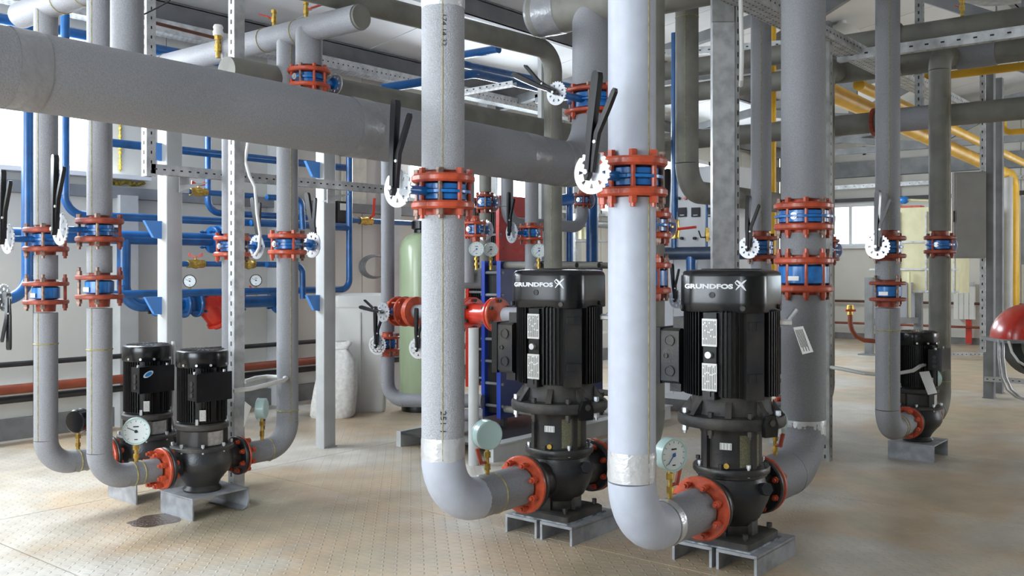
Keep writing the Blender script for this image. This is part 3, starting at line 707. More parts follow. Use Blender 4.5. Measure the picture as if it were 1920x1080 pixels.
# ------------------------------------------------------------------ small pump
def small_pump(c, label, sticker, tagged, s=1.0):
    r = thing('inline_pump', c, label, 'pump')
    def L_(b, nm, m, p=None, **k): return b.build(nm, m, p or r, local=True, **k)
    v = MB(); v.lathe([(.085, .102), (.09, .112), (.075, .13), (.085, .15), (.105, .175), (.128, .20), (.14, .225), (.142, .25), (.135, .27), (.133, .298), (.138, .302)], 36); L_(v, 'volute', cast)
    for sx in (-1, 1):
        f = inst('pump_flange', flange_mesh(.19, .02, .04, cast), r, (sx*.192, 0, .235), (0, PI/2, 0))
        q = MB(); q.lathe([(.07, .0), (.05, .12), (.055, .185)], 24, (0, 0, .235), Matrix.Rotation(sx*PI/2, 4, 'Y')); L_(q, 'inlet_nozzle' if sx < 0 else 'outlet_nozzle', cast)
    L_(MB().lathe([(.13, .300), (.145, .301), (.145, .314), (.14, .318), (.12, .32)], 36), 'seal_ring', dustcast)
    for k in range(8):
        a = 2*PI*(k+.3)/8; inst('bolt', bolt_mesh(.01, .008, zinc), r, (.132*math.cos(a), .132*math.sin(a), .318))
    L_(MB().lathe([(.105, .318), (.105, .39), (.118, .398)], 32), 'lantern', cast)
    for k in range(4):
        q = MB(Matrix.Rotation(PI/4+PI/2*k+.25, 4, 'Z')); q.box((.108, 0, .355), (.014, .04, .075)); L_(q, 'lantern_rib', cast)
    q = MB(Matrix.Rotation(D2R(267), 4, 'Z')); vs = []
    for z in (.325, .388):
        for k in range(7):
            a = D2R(-28+56*k/6); vs.append((.109*math.cos(a), .109*math.sin(a), z))
    q.add(vs, [(k, k+1, 8+k, 7+k) for k in range(6)]); L_(q, 'guard_screen', mat('steel_guard', (.45, .44, .42), .35, metal=.6, var=.2, vscale=60))
    L_(MB().lathe([(.10, .395), (.12, .397), (.122, .40), (.122, .418), (.115, .424), (.1, .425)], 36), 'motor_flange', dustcast)
    L_(MB().lathe([(.098, .424), (.1, .43), (.1, .69), (.09, .69)], 32), 'motor_body', black)
    f = MB()
    for k in range(60):
        a = 6*k
        if any(abs((a-p+180) % 360-180) < w_ for p, w_ in ((270, 8), (225, 5), (135, 5), (45, 5))): continue
        g = MB(Matrix.Rotation(D2R(a), 4, 'Z')); g.box((.106, 0, .56), (.016, .0035, .25)); o = len(f.v); f.v += g.v; f.f += [tuple(i+o for i in q_) for q_ in g.f]
    L_(f, 'cooling_fins', black, kind='stuff')
    for a in (225, 315, 135):
        q = MB(Matrix.Rotation(D2R(a), 4, 'Z')); q.cyl((.108, 0, .415), (.108, 0, .45), .008, n=6); L_(q, 'tie_bolt', zinc)
    tb = loft([(rsq(1, .12, 3), 0), (rsq(1, .12, 3), 1)]); tb = MB(); P4 = [(-.055, -.045), (.105, -.045), (.105, .05), (-.055, .05)]
    q = MB(); q.span((-.141, -.165, .548), (.039, -.10, .668)); t = L_(q, 'terminal_box', black)
    q = MB(); q.span((-.144, -.178, .543), (.042, -.164, .672)); L_(q, 'lid', blackcap, t)
    for z in (.572, .60, .625):
        q = MB(); q.lathe([(.011, 0), (.011, .004), (.001, .004)], 14, (-.141, -.135, z), MX); L_(q, 'knockout_plug', cast, t)
    for x in (-.13, .025):
        q = MB(); q.cyl((x, -.14, .668), (x, -.14, .679), .006, n=8); L_(q, 'screw', zinc, t)
    if sticker:
        q = MB(); n = 20; pts = [(.024*math.cos(2*PI*k/n)*1.1-.098, .014*math.sin(2*PI*k/n)+.018*math.cos(2*PI*k/n)*.5+.635) for k in range(n)]
        q.add([(x, -.1785, z) for x, z in pts], [tuple(range(n))]); st = L_(q, 'sticker', mat('sticker_white', (.75, .8, .85), .5), t)
        pts = [(.017*math.cos(2*PI*k/n)*1.1-.097, .010*math.sin(2*PI*k/n)+.012*math.cos(2*PI*k/n)*.5+.635) for k in range(n)]
        q = MB(); q.add([(x, -.179, z) for x, z in pts], [tuple(range(n))]); L_(q, 'sticker_centre', mat('sticker_blue', (.02, .22, .55), .5), t)
    nameplate(r, .112, D2R(238), .468, .028, .05, 5)
    L_(MB().lathe([(.117, .688), (.12, .692), (.12, .752), (.117, .761), (.105, .766), (.05, .768)], 40), 'fan_cover', blackcap)
    gr = MB()
    for k in range(24):
        a = 2*PI*k/24; gr.bar((.05*math.cos(a), .05*math.sin(a), .769), (.1*math.cos(a), .1*math.sin(a), .7675), .005, .003)
    L_(gr, 'fan_grille', dustcast, kind='stuff')
    for a in (195, 225, 255, 300):
        q = MB(Matrix.Rotation(D2R(a), 4, 'Z')); q.cyl((.118, 0, .70), (.125, 0, .70), .006, n=8); L_(q, 'screw', zinc)
    if tagged:
        q = MB(); x = .16 if tagged == 1 else -.0
        if tagged == 1: P = [(.125, -.16, .52), (.165, -.155, .49), (.13, -.15, .395), (.12, -.16, .40)]
        else: P = [(-.125, -.045, .53), (-.12, -.10, .54), (-.135, -.15, .415), (-.14, -.10, .40)]
        a, b_, c_, d_ = [Vector(p) for p in P]; nrm = (b_-a).cross(d_-a).normalized()*.0006
        q.add([a, b_, c_, d_, a+nrm, b_+nrm, c_+nrm, d_+nrm], [(3, 2, 1, 0), (4, 5, 6, 7), (0, 1, 5, 4), (1, 2, 6, 5), (2, 3, 7, 6), (3, 0, 4, 7)]); L_(q, 'paper_tag', paper)
    return r
def plate_stand(c, label, bent):
    r = thing('pump_stand', c, label, 'stand'); a, b = .136, .133
    m = MB(); m.span((-a, -b, .094), (a+.03, b, .102)); m.build('top_plate', standm, r, local=True)
    m = MB(); m.span((-a, -b, 0), (-a+.007, b, .095)); m.build('side_plate', standm, r, local=True)
    m = MB()
    if bent:
        x = a+.03; pts = [(x, .098), (x+.006, .05), (x-.004, .012), (x-.03, .002), (x-.07, .012)]
        vs = []
        for px_, pz in pts:
            for y in (-b, b): vs.append((px_, y, pz)); 
        for px_, pz in pts:
            for y in (-b, b): vs.append((px_-.006, y, pz+.003))
        n = len(pts); m.add(vs, [(2*i, 2*i+1, 2*i+3, 2*i+2) for i in range(n-1)]+[(2*n+2*i, 2*n+2*i+2, 2*n+2*i+3, 2*n+2*i+1) for i in range(n-1)]+[(2*i, 2*i+2, 2*n+2*i+2, 2*n+2*i) for i in range(n-1)]+[(2*i+1, 2*n+2*i+1, 2*n+2*i+3, 2*i+3) for i in range(n-1)])
    else: m.span((a+.023, -b, 0), (a+.03, b, .095))
    m.build('side_plate', standm, r, local=True); return r
P1 = Vector((2.574, 3.97, 0)); P2 = Vector((2.571, 4.45, 0)); P3 = Vector((6.06, 1.72, 0)); P4 = Vector((6.06, 2.48, 0))
small_pump(P1, 'small black pump at left with plain terminal box, nearer of the pair', False, 1)
small_pump(P2, 'small black pump at left with a blue oval sticker, behind the round white gauge', True, 0)
small_pump(P3, 'small black pump on the right, between two grey risers, with hanging paper tag', False, 2)
small_pump(P4, 'small black pump hidden behind the thick taped riser', False, 0)
plate_stand(P1, 'bent grey plate stand under the nearer small pump beside the wet patch', True)
plate_stand(P2, 'grey plate stand under the small pump with the blue sticker', False)
plate_stand(P3, 'grey folded plate stand under the small pump at the right', False)
plate_stand(P4, 'grey folded plate stand hidden behind the thick taped riser', False)

# ------------------------------------------------------------------ risers and valves at the pumps
VM = [(1.377, 1.487)]
s7 = .742
def up(x, y, z): return Vector((x, y, z))
# nearest large pump
xi, yi = PR.x-s7, PR.y; zc = .25
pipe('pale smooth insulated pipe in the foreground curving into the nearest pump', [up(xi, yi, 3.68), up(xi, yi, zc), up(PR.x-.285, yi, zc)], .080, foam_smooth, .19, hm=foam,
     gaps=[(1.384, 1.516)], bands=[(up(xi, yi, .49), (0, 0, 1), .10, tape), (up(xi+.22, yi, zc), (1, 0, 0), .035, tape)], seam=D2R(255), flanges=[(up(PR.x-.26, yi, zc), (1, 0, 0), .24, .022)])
valve('orange and blue flanged butterfly valve on the pale foreground pipe, bright toothed disc', up(xi, yi, 1.452), .05, .238, .08, PI, .235, .315, D2R(-7), 1, 8, boff=.2)
xo = PR.x+.73
pipe('thick grey riser behind the nearest pump, crinkled foil tape above its elbow', [up(xo, yi, 3.72), up(xo, yi, .25), up(PR.x+.285, yi, .25)], .098, foam, .2,
     gaps=[(1.31, 1.462), (1.03, 1.21)], bands=[(up(xo, yi, .43), (0, 0, 1), .07, tape)], flanges=[(up(PR.x+.26, yi, .25), (1, 0, 0), .24, .022)])
do = dep((xo, yi))
valve('upper orange flanged valve on the thick riser, lever hidden behind', up(xo, yi, (zat(388, do)+zat(425, do))/2), .047, .262, .098, 0, .2, .3, 0, 1, 8, boff=.1)
valve('lower orange flanged check valve on the thick riser, no lever', up(xo, yi, (zat(489, do)+zat(541, do))/2), .063, .262, .098, PI, nb=8, check=True, boff=.1)
# middle large pump
xi, yi = PM.x-s7, PM.y
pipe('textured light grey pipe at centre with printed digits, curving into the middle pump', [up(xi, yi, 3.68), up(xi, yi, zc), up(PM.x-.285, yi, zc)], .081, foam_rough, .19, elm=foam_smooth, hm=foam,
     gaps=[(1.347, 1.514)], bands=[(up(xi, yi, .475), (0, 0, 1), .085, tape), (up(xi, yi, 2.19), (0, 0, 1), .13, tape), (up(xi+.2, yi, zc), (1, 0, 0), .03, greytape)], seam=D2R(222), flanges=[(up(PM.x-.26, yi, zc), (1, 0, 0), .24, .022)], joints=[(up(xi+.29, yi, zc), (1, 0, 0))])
vm = valve('orange and blue flanged butterfly valve on the centre pipe, black lever upright', up(xi, yi, 1.435), .05, .24, .081, PI, .235, .315, D2R(-3), 1, 8, boff=.25)
xo = PM.x+.72
pipe('dark grey riser half hidden behind the pale foreground pipe', [up(xo, yi, 3.6), up(xo, yi, .25), up(PM.x+.285, yi, .25)], .098, foam_warm, .2,
     gaps=[(1.27, 1.45), (.99, 1.21)], flanges=[(up(PM.x+.26, yi, .25), (1, 0, 0), .24, .022)])
do = dep((xo, yi))
valve('orange flanged valve seen just right of the pale foreground pipe, upper one', up(xo, yi, zat(423, do)), .05, .262, .098, 0, .2, .3, 0, 1, 8)
valve('orange flanged check valve seen just right of the pale foreground pipe, lower one', up(xo, yi, zat(521, do)), .062, .262, .098, PI, nb=8, check=True)
# printed digits on the centre pipe
def digits(parent_label, s, x, y, ztop, az, r, size):
    vs, fs = text_mesh(s, size, .0003, 1.25)
    b = MB()
    for_v = []
    for v in vs:
        a = az+(v.y-size*.35)/r; rr = r+.0012+v.z; for_v.append((x+rr*math.cos(a), y+rr*math.sin(a), ztop-v.x))
    b.add(for_v, fs); return b
xi, yi = PM.x-s7, PM.y
rt = [o for o in COL.objects if o.get('label', '').startswith('textured light grey')][0]
digits('', '174 14 32', xi, yi, 2.09, D2R(226), .081, .024).build('printed_digits', inkm, rt, ang=80)
digits('', '251 1', xi, yi, .625, D2R(224), .081, .03).build('printed_digits', inkm, rt, ang=80)
# small pumps: inlet at -x, outlet at +x
def small_set(P, lab, s_in, s_out, vi, ci, vo, rin=.052, rout=.055, ztop=3.38, ztop2=2.3, zin=.235, zv=None, top2=None):
    xi, yi = P.x-s_in, P.y; di = dep((xi, yi)); xo = P.x+s_out; do = dep((xo, yi)); g = []
    za, zb = zat(vi[0], di), zat(vi[1], di); g.append((zb-.028, za+(.045 if P.x > 4 else .024)))
    if ci: zc_, zd = zat(ci[0], di), zat(ci[1], di); g.append((zd-.05, zc_+.02))
    pipe(lab[0], [up(xi, yi, ztop), up(xi, yi, zin), up(P.x-.235, yi, zin)], rin, foam, .12, gaps=g, seam=D2R(205), flanges=[(up(P.x-.212, yi, zin), (1, 0, 0), .19, .018)], joints=[(up(xi+.15, yi, zin), (1, 0, 0)), (up(xi+.19, yi, zin), (1, 0, 0)), (up(xi, yi, .8), (0, 0, 1))])
    valve(lab[1], up(xi, yi, (za+zb)/2), (za-zb)/2, .198, rin, PI, .17, .31, D2R(-2), 1, 4, .024, wbolt=.012, om=rust, boff=.2)
    if ci: valve(lab[2], up(xi, yi, (zc_+zd)/2), (zc_-zd)/2, .198, rin, PI, nb=4, tk=.02, check=True, om=rust, wbolt=.012, boff=.2)
    za, zb = zat(vo[0], do), zat(vo[1], do)
    pts = [up(xo, yi, ztop2), up(xo, yi, zin), up(P.x+.235, yi, zin)]
    if top2: pts = [up(xo+top2, yi, ztop2)]+pts
    pipe(lab[3], pts, rout, foam_warm if P.x > 4 else foam, .13, gaps=[(zb-.03, za+(.045 if P.x > 4 else .024))], flanges=[(up(P.x+.212, yi, zin), (1, 0, 0), .186, .012)], joints=[(up(xo, yi, .42), (0, 0, 1)), (up(xo-.12, yi, zin), (1, 0, 0))], seam=D2R(250))
    valve(lab[4], up(xo, yi, (za+zb)/2), (za-zb)/2, .198, rout, 0, .16, .29, D2R(-14), -1, 4, .024, wbolt=.012, om=orange if P.x < 4 else rust, boff=.5)
small_set(P1, ['grey insulated riser second from the left, elbow entering the nearer small pump', 'red-flanged butterfly valve with lever on the second riser from the left', 'red-flanged check valve below the lever valve on the second riser from the left',
     'grey insulated outlet riser right of the perforated steel post', 'orange-flanged butterfly valve with V-shaped levers on the riser right of the perforated post'], .503, .497, (415, 449), (520, 556), (443, 473), ztop2=2.32)
small_set(P2, ['leftmost grey insulated riser, elbow entering the sticker pump', 'red-flanged butterfly valve on the leftmost riser, lever at the picture edge', 'red-flanged check valve below the lever valve on the leftmost riser',
     'grey outlet riser mostly hidden behind the perforated steel post', 'orange-flanged butterfly valve peeping out behind the perforated steel post'], .507, .5, (432, 467), (532, 566), (447, 477), ztop=2.37, ztop2=2.32)
small_set(P3, ['grey insulated riser in front of the small right-hand pump', 'rust-red flanged valve with dark lever on the riser left of the right-hand small pump', 'rust-red flanged check valve with white label, lower on the right-hand riser',
     'grey outlet riser right of the right-hand small pump', 'rust-red flanged valve on the riser right of the right-hand small pump'], .565, .49, (447, 480), (531, 561), (446, 472), rin=.066, rout=.067, ztop=3.65, ztop2=2.565, top2=.25)
small_set(P4, ['grey insulated riser behind the nearest pump, ending above its motor', 'rust-red flanged valve with upright black lever left of the thick riser', '',
     'grey outlet riser right beside the slim slotted post', 'rust-red flanged valve beside the slim slotted post'], .56, .49, (447, 482), None, (452, 486), rin=.062, rout=.067, ztop=3.55, ztop2=2.565, top2=.25)

# gauges
def top_of(x, y, z, r): return Vector((x, y, z+r))
gauge('round white pressure gauge facing the camera on the left elbow of the small pumps', top_of(2.24, P1.y, .235, .048), D2R(238), .085, .058, needle=-1.1, tapon=False, dark=True)
gauge('black-cased pressure gauge seen from behind at the leftmost elbow', top_of(2.215, P2.y, .235, .048), D2R(20), .085, .056, case=blackcap, tapon=False)
gauge('pale teal gauge seen edge-on behind the perforated post, on the outlet elbow', top_of(P1.x+.34, P1.y, .235, .05), D2R(128), .11, .052, tap=handle_m, tapdir=-1)
gauge('pale teal pressure gauge with blue needle on the nearest pump elbow', top_of(PR.x-.485, PR.y, .25, .076), D2R(250), .105, .058, needle=-2.45, tapdir=1)
gauge('pale teal gauge seen from the back on the middle pump elbow', top_of(PM.x-.485, PM.y, .25, .076), D2R(69), .105, .058, tapdir=1)
gauge('pale gauge partly hidden behind the nearest pump, on its outlet elbow', top_of(PR.x+.42, PR.y, .25, .09), D2R(160), .10, .055, tapdir=1)
gauge('pale gauge behind the small right-hand pump', top_of(P3.x+.35, P3.y, .235, .06), D2R(150), .10, .052, tapdir=-1)

# ------------------------------------------------------------------ big cross pipe and headers
YB = 3.2; zB0 = 1.80; zB1 = 1.745
a = Vector((-.6, YB, 1.83)); e = Vector((4.74, YB, 1.745)); di = (e-a).normalized()
def onb(px): 
    p = onY(px, 200, YB); t = (p.x-a.x)/(e.x-a.x); return a+(e-a)*t
pipe('very large grey pipe crossing from the upper left, turning up at its right end', [a, e, Vector((4.74, YB, 2.75))], .131, foam, .30, gaps=[(2.06, 2.24)],
     bands=[(onb(38), di, .10, greytape), (onb(665), di, .12, greytape), (onb(985), di, .14, greytape), (onb(1045), di, .03, greytape)], n=44)
valve('orange-flanged blue valve on the upturned end of the very large pipe, lever pointing up-left', Vector((4.74, YB, zat(193, 5.72))), .062, .36, .125, PI, .38, .33, D2R(64), 1, 8, om=orange, wbolt=.015)
rt = pipe('thick grey header pipe along the ceiling above the very large pipe, with round end cap', [Vector((4.74, 3.62, 2.74)), Vector((4.74, -1.5, 2.74))], .14, foam_warm, .2, bands=[(Vector((4.74, 3.5, 2.74)), (0, 1, 0), .16, greytape)], n=36)
MB().cyl((4.74, 3.62, 2.74), (4.74, 3.64, 2.74), .135, n=36).build('end_cap', greytape, rt)
# second parallel pipe behind
pipe('grey pipe running parallel just behind the very large cross pipe', [Vector((2.74, 4.02, 2.115)), Vector((7.4, 4.02, 2.13))], .075, foam_warm, .2, n=24, joints=[(Vector((5.6, 4.02, 2.125)), (1, 0, 0))])
# header A (x=2.07) and B (x=3.07)
rt = pipe('insulated header pipe at the top left corner above the leftmost risers', [Vector((2.07, 4.72, 2.37)), Vector((2.07, 2.2, 2.37))], .062, foam, .2, joints=[(Vector((2.07, 4.3, 2.37)), (0, 1, 0)), (Vector((2.07, 4.1, 2.37)), (0, 1, 0))])
MB().cyl((2.07, 3.74, 2.37), (2.07, 3.74, 1.95), .066, n=24).build('branch', foam, rt)
MB().tube([(2.07, 3.74, 1.95), (2.07, 3.72, 1.86), (2.07, 3.62, 1.80), (2.07, 3.30, 1.80)], .066, 20).build('branch_elbow', foam, rt)
rt = pipe('insulated header pipe top centre-left with flat end and two tapping valves', [Vector((3.07, 5.35, 2.35)), Vector((3.07, 3.42, 2.35))], .063, foam, .2, joints=[(Vector((3.07, 4.15, 2.35)), (0, 1, 0)), (Vector((3.07, 3.88, 2.35)), (0, 1, 0)), (Vector((3.07, 5.1, 2.35)), (0, 1, 0))])
MB().cyl((3.07, 3.797, 2.35), (3.07, 3.797, 2.165), .067, n=24).build('branch', foam, rt)
MB().tube([(3.07, 3.797, 2.04), (3.07, 3.79, 1.92), (3.07, 3.72, 1.84), (3.07, 3.6, 1.80), (3.07, 3.3, 1.79)], .067, 20).build('branch_elbow', foam, rt)
MB().cyl((3.07, 3.42, 2.35), (3.07, 3.405, 2.35), .058, n=24).build('end_cap', foam_warm, rt)
valve('orange and blue flanged valve standing on top of the cross pipes at upper left', Vector((3.07, 3.797, 2.102)), .038, .215, .062, 0, .17, .0001, 0, 1, 8, .02, wbolt=.011, dR=.055)
def cock(label, p, hdir, s=1.0, white=False):
    r = thing('tapping_valve', p, label, 'valve')
    b = MB(); b.cyl((0, 0, -.01), (0, 0, .03*s), .010*s, n=8); b.cyl((0, 0, .02*s), (0, 0, .05*s), .015*s, n=6); b.cyl((0, 0, .05*s), (0, 0, .075*s), .010*s, n=8); b.cyl((0, 0, .068*s), (0, 0, .085*s), .016*s, n=6); b.build('brass_body', brass, r, local=True)
    h = MB(); d = Vector(hdir); h.bar(Vector((0, 0, .042*s)), d*.03*s+Vector((0, 0, .045*s)), .01*s, .01*s); h.bar(d*.028*s+Vector((0, 0, .05*s)), d*.085*s+Vector((0, 0, .065*s)), .016*s, .006*s); h.build('handle', redp, r, local=True)
    if white: MB().lathe([(.02*s, .085*s), (.022*s, .10*s), (.018*s, .11*s), (.021*s, .12*s), (.016*s, .13*s)], 14).build('plug', whitep, r, local=True)
cock('brass vent valve with red handle on the header, left of two', (3.07, 4.08, 2.412), (-.5, .8, 0))
cock('brass vent valve with red handle on the header, right of two', (3.07, 3.82, 2.412), (.5, -.8, 0))
cock('brass vent valve with white plug beside the slotted post at the top', onX(409, 88, 3.0)-Vector((0, 0, .05)), (.6, -.6, 0), 1.3, True)
cock('brass vent valve on the dark pipe at the top right corner', (6.8, onX(1804, 30, 6.8).y, 2.84), (.5, .5, 0), 1.2, True)

# pipe diagonal above and down (x along R)
zt = 2.56
pd = onY(1037, 120, 3.62)
pipe('slimmer grey pipe sloping under the ceiling then dropping behind the middle pump', [onY(330, -82, 3.62), Vector((pd.x, 3.62, zat(96, dep(pd)))), Vector((pd.x, 3.62, 1.15))], .058, foam_warm, .14, seam=D2R(205))
# E pipe
p = onY(1288, 300, 3.0)
pipe('grey insulated pipe dropping then bending right behind the galvanised trunking', [Vector((p.x, 3.0, 3.6)), Vector((p.x, 3.0, zat(358, dep(p)))), Vector((7.5, 3.0, zat(358, dep(p))-.0)), Vector((7.5, 3.0, 3.4))], .075, foam_warm, .18, joints=[(Vector((p.x, 3.0, zat(33, dep(p)))), (0, 0, 1))], seam=D2R(200))
# right hand pipes across
for z, lab, ex in ((2.766, 'dark grey pipe under the roof at top right, upper of three', 1), (2.567, 'grey pipe under the roof at top right, middle of three', 2), (2.186, 'grey pipe under the roof at right, lowest of three', 3)):
    rt = pipe(lab, [Vector((6.86, -1.5, z)), Vector((6.86, 4.7, z))], .074, foam_warm, .2, n=24)
    if ex == 2:
        pp = onX(1832, 100, 6.86); MB().cyl((6.86, pp.y-.12, z), (6.86, pp.y+.12, z), .081, n=26).build('coupling_sleeve', foam, rt)
    if ex == 3:
        pp = onX(1706, 225, 6.86); MB().cyl((6.86, pp.y-.15, z), (6.86, pp.y+.15, z), .083, n=26).build('coupling_sleeve', foam, rt)
        pp = onX(1640, 228, 6.86); flange_on(rt, (6.86, pp.y, z), (0, 1, 0), .2, .03, .07, rust, 0)
    if ex == 1:
        pp = onX(1688, 60, 6.86); flange_on(rt, (6.86, pp.y, z), (0, 1, 0), .19, .02, .07, rust, 0)

# ------------------------------------------------------------------ struts, columns, trays
def slots(m, a, b, nrm, pitch=.05, w_=.008, L=.02, off=0.001, rows=(0,), side=None):
    """dark slots laid along a-b on the face with normal nrm"""
    a = Vector(a); b = Vector(b); d = (b-a).normalized(); n = int((b-a).length/pitch); nrm = Vector(nrm).normalized(); s = d.cross(nrm)
    for row in rows:
        for k in range(n):
            c = a+d*(pitch*(k+.5+(.5 if row and len(rows) > 1 and rows.index(row) % 2 else 0)))+nrm*off+s*row
            q = [c-d*L/2-s*w_/2, c+d*L/2-s*w_/2, c+d*L/2+s*w_/2, c-d*L/2+s*w_/2]; m.add(q, [(0, 1, 2, 3)])
def channel(label, a, b, wd=.045, dp=.04, open_dir=(1, 0, 0), name='strut_post', cat='post', m_=galv, pitch=.05, group=None, sideslots=True):
    """C-shaped slotted strut: web facing away from open_dir, two legs"""
    a = Vector(a); b = Vector(b); d = (b-a).normalized(); o = Vector(open_dir).normalized(); s = d.cross(o)
    base = a if a.z <= b.z else b
    r = thing(name, base, label, cat, group); Mx = Matrix((s, o, d)).transposed()
    def bx(c, sx, so): return MB().box((a+b)/2+s*c[0]+o*c[1], (sx, so, (b-a).length), Mx)
    bx((0, 0), wd, .003).build('web', m_, r)
    for k in (-1, 1):
        bx((k*(wd/2), dp/2), .003, dp).build('leg_flange', m_, r); bx((k*(wd/2-.006), dp), .012, .003).build('lip', m_, r)
    sl = MB(); slots(sl, a, b, -o, pitch, .010, .022, .0022); 
    for k in (-1, 1) if sideslots else (): slots(sl, a+o*dp/2+s*k*wd/2, b+o*dp/2+s*k*wd/2, s*k, pitch, .008, .016, .0022)
    sl.build('slot_row', holes, r, kind='stuff'); return r
pC = W(434, 935, 4.72)
channel('perforated galvanised steel post between the small pumps and their outlet risers', (pC.x, pC.y, 0), (pC.x, pC.y, 3.3), .05, .058, (1, .0, 0), sideslots=False)
channel('slotted steel post hanging behind the large pipe at upper left', (2.64, 4.6, 1.63), (2.64, 4.6, 3.3), .05, .05, (1, 0, 0))
channel('slotted steel rail running level behind the left risers', (2.665, 4.6, 1.645), (4.32, 4.6, 1.645), .05, .05, (0, 0, 1), 'strut_rail', 'rail')
for px, lab in ((352, 'small galvanised bracket bolting the level rail to the left column'), (627, 'small galvanised bracket bolting the level rail to the second column')):
    p = onY(px-10, 330, 4.66); r = thing('rail_bracket', (p.x, 4.66, 1.56), lab, 'bracket')
    MB().span((p.x-.03, 4.64, 1.56), (p.x+.03, 4.645, 1.68)).build('plate', galv, r)
    MB().add([(p.x-.03, 4.64, 1.565), (p.x+.12, 4.60, 1.62), (p.x+.12, 4.66, 1.625), (p.x-.03, 4.70, 1.57), (p.x-.03, 4.64, 1.60), (p.x+.12, 4.60, 1.625)], [(0, 1, 2, 3), (0, 4, 5, 1)]).build('arm', galv, r)
def column(label, x, y, sx, sy, z1, m_=colpaint, name='steel_column'):
    r = thing(name, (x, y, 0), label, 'column')
    loft([(rsq(1, .1, 3), 0), (rsq(1, .1, 3), 1)])
    q = [(px_*sx/2, py_*sy/2) for px_, py_ in rsq(1, .12, 3)]; MB().prism(q, 0, z1).build('shaft', m_, r, local=True)
    MB().box((0, 0, .004), (sx+.01, sy+.01, .008)).build('base_plate', m_, r, local=True); return r
cA = Vector((2.86, 4.72)); cB = Vector((4.0, 4.78))
column('pale grey square steel column left, behind the sticker pump', cA.x, cA.y, .095, .095, 2.2)
column('pale grey square steel column standing clear on the floor, left of centre', cB.x, cB.y, .095, .085, 2.2)
def flag(label, p, s=1.0):
    r = thing('pipe_bracket', p, label, 'bracket')
    q = MB(); q.add([Vector((-.14, 0, .06))*s, Vector((0, 0, .06))*s, Vector((0, 0, -.07))*s, Vector((-.07, 0, -.06))*s]+[Vector((-.14, .03, .06))*s, Vector((0, .03, .06))*s, Vector((0, .03, -.07))*s, Vector((-.07, .03, -.06))*s], [(3, 2, 1, 0), (4, 5, 6, 7), (0, 1, 5, 4), (1, 2, 6, 5), (2, 3, 7, 6), (3, 0, 4, 7)])
    q.build('gusset', lblue, r, local=True)
for px, py, yy, lab in ((304, 284, 4.72, 'light blue gusset at the left column, uppermost of three'), (305, 430, 4.72, 'light blue gusset at the left column, middle of three'), (306, 572, 4.72, 'light blue gusset at the left column, lowest of three'),
                    (600, 318, 4.78, 'light blue gusset at the second column, upper of two'), (602, 567, 4.78, 'light blue gusset at the second column, lower of two')):
    flag(lab, onY(px, py, yy), .75 if px < 400 else .8)
# galvanised trunking behind the nearest pump
pt = W(1357, 900, 4.9); ang = D2R(-25)
r = thing('cable_trunking', (pt.x, pt.y, 0), 'wide galvanised steel trunking rising behind the nearest pump', 'trunking')
Mr = Matrix.Rotation(AZ-PI/2, 4, 'Z'); m = MB(Mr)
m.span((-.058, -.005, 0), (.056, .0, 3.7)); m.span((-.058, 0, 0), (-.054, .05, 3.7)); m.span((.052, 0, 0), (.056, .05, 3.7)); m.build('cover', galv, r, local=True)
m = MB(Mr); m.span((.058, -.012, 0), (.062, .06, 3.7)); m.span((.062, -.012, 0), (.078, -.008, 3.7)); m.build('slotted_post', galvd, r, local=True)
m = MB(Mr); slots(m, (.070, -.012, 0), (.070, -.012, 3.7), (0, -1, 0), .06, .006, .025, .002); m.build('slot_row', holes, r, local=True, kind='stuff')
m = MB(Mr); m.span((-.062, -.02, zat(42, 4.9)), (.05, .0, zat(-40, 4.9))); m.build('upper_cover', galvd, r, local=True)
p = W(1389, 10, 4.7); tag(MB().tube([p+Vector((0, 0, .5)), p, W(1391, 90, 4.7), W(1390, 150, 4.75), W(1389, 160, 4.8)], .011, 10).build('conduit', conduit), 'white flexible conduit hanging beside the galvanised trunking', 'cable')
p5 = W(1547, 865, 5.65)
channel('slim slotted steel post right of the thick taped riser', (p5.x, p5.y, 0), (p5.x, p5.y, 2.62), .05, .05, (1, 0, 0), m_=galvd, pitch=.06)
# overhead tray on the right
def tray(label, a, b, wd, ht, m_=galv, nrm=(0, 0, -1), pitch=.04, rows=(-.06, -.02, .02, .06)):
    a = Vector(a); b = Vector(b); d = (b-a).normalized(); s = d.cross(Vector((0, 0, 1))).normalized(); r = thing('cable_tray', (a+b)/2, label, 'cable tray')
    MB().bar(a, b, wd, .004).build('base', m_, r)
    for k in (-1, 1): MB().bar(a+s*k*wd/2+Vector((0, 0, ht/2)), b+s*k*wd/2+Vector((0, 0, ht/2)), .004, ht).build('side', m_, r)
    sl = MB(); slots(sl, a, b, (0, 0, -1), pitch, .006, .018, .003, [q for q in rows])
    for k in (-1, 1): slots(sl, a+s*k*wd/2+Vector((0, 0, ht/2)), b+s*k*wd/2+Vector((0, 0, ht/2)), s*k, pitch*1.4, .010, .014, .0035)
    sl.build('slot_rows', holes, r, kind='stuff'); return r
tray('perforated cable tray crossing diagonally overhead at the right', (4.0, 2.12, 2.50), (9.6, 2.12, 2.50), .15, .06)
channel('slotted steel rail overhead at the top right, crossing under the roof pipes', (6.02, -1.0, 2.50), (6.02, 2.2, 2.50), .06, .05, (1, 0, 0), 'strut_rail', 'rail', pitch=.09)
channel('short slotted steel rail overhead behind the trunking', onX(1130, 108, 7.6), onX(1470, 82, 7.6), .06, .05, (1, 0, 0), 'strut_rail', 'rail', pitch=.09)
channel('slotted steel hanger dropping to the diagonal tray', (6.35, 2.0, 2.5), (6.35, 2.0, 3.7), .06, .04, (1, 0, 0), 'strut_post', 'post')
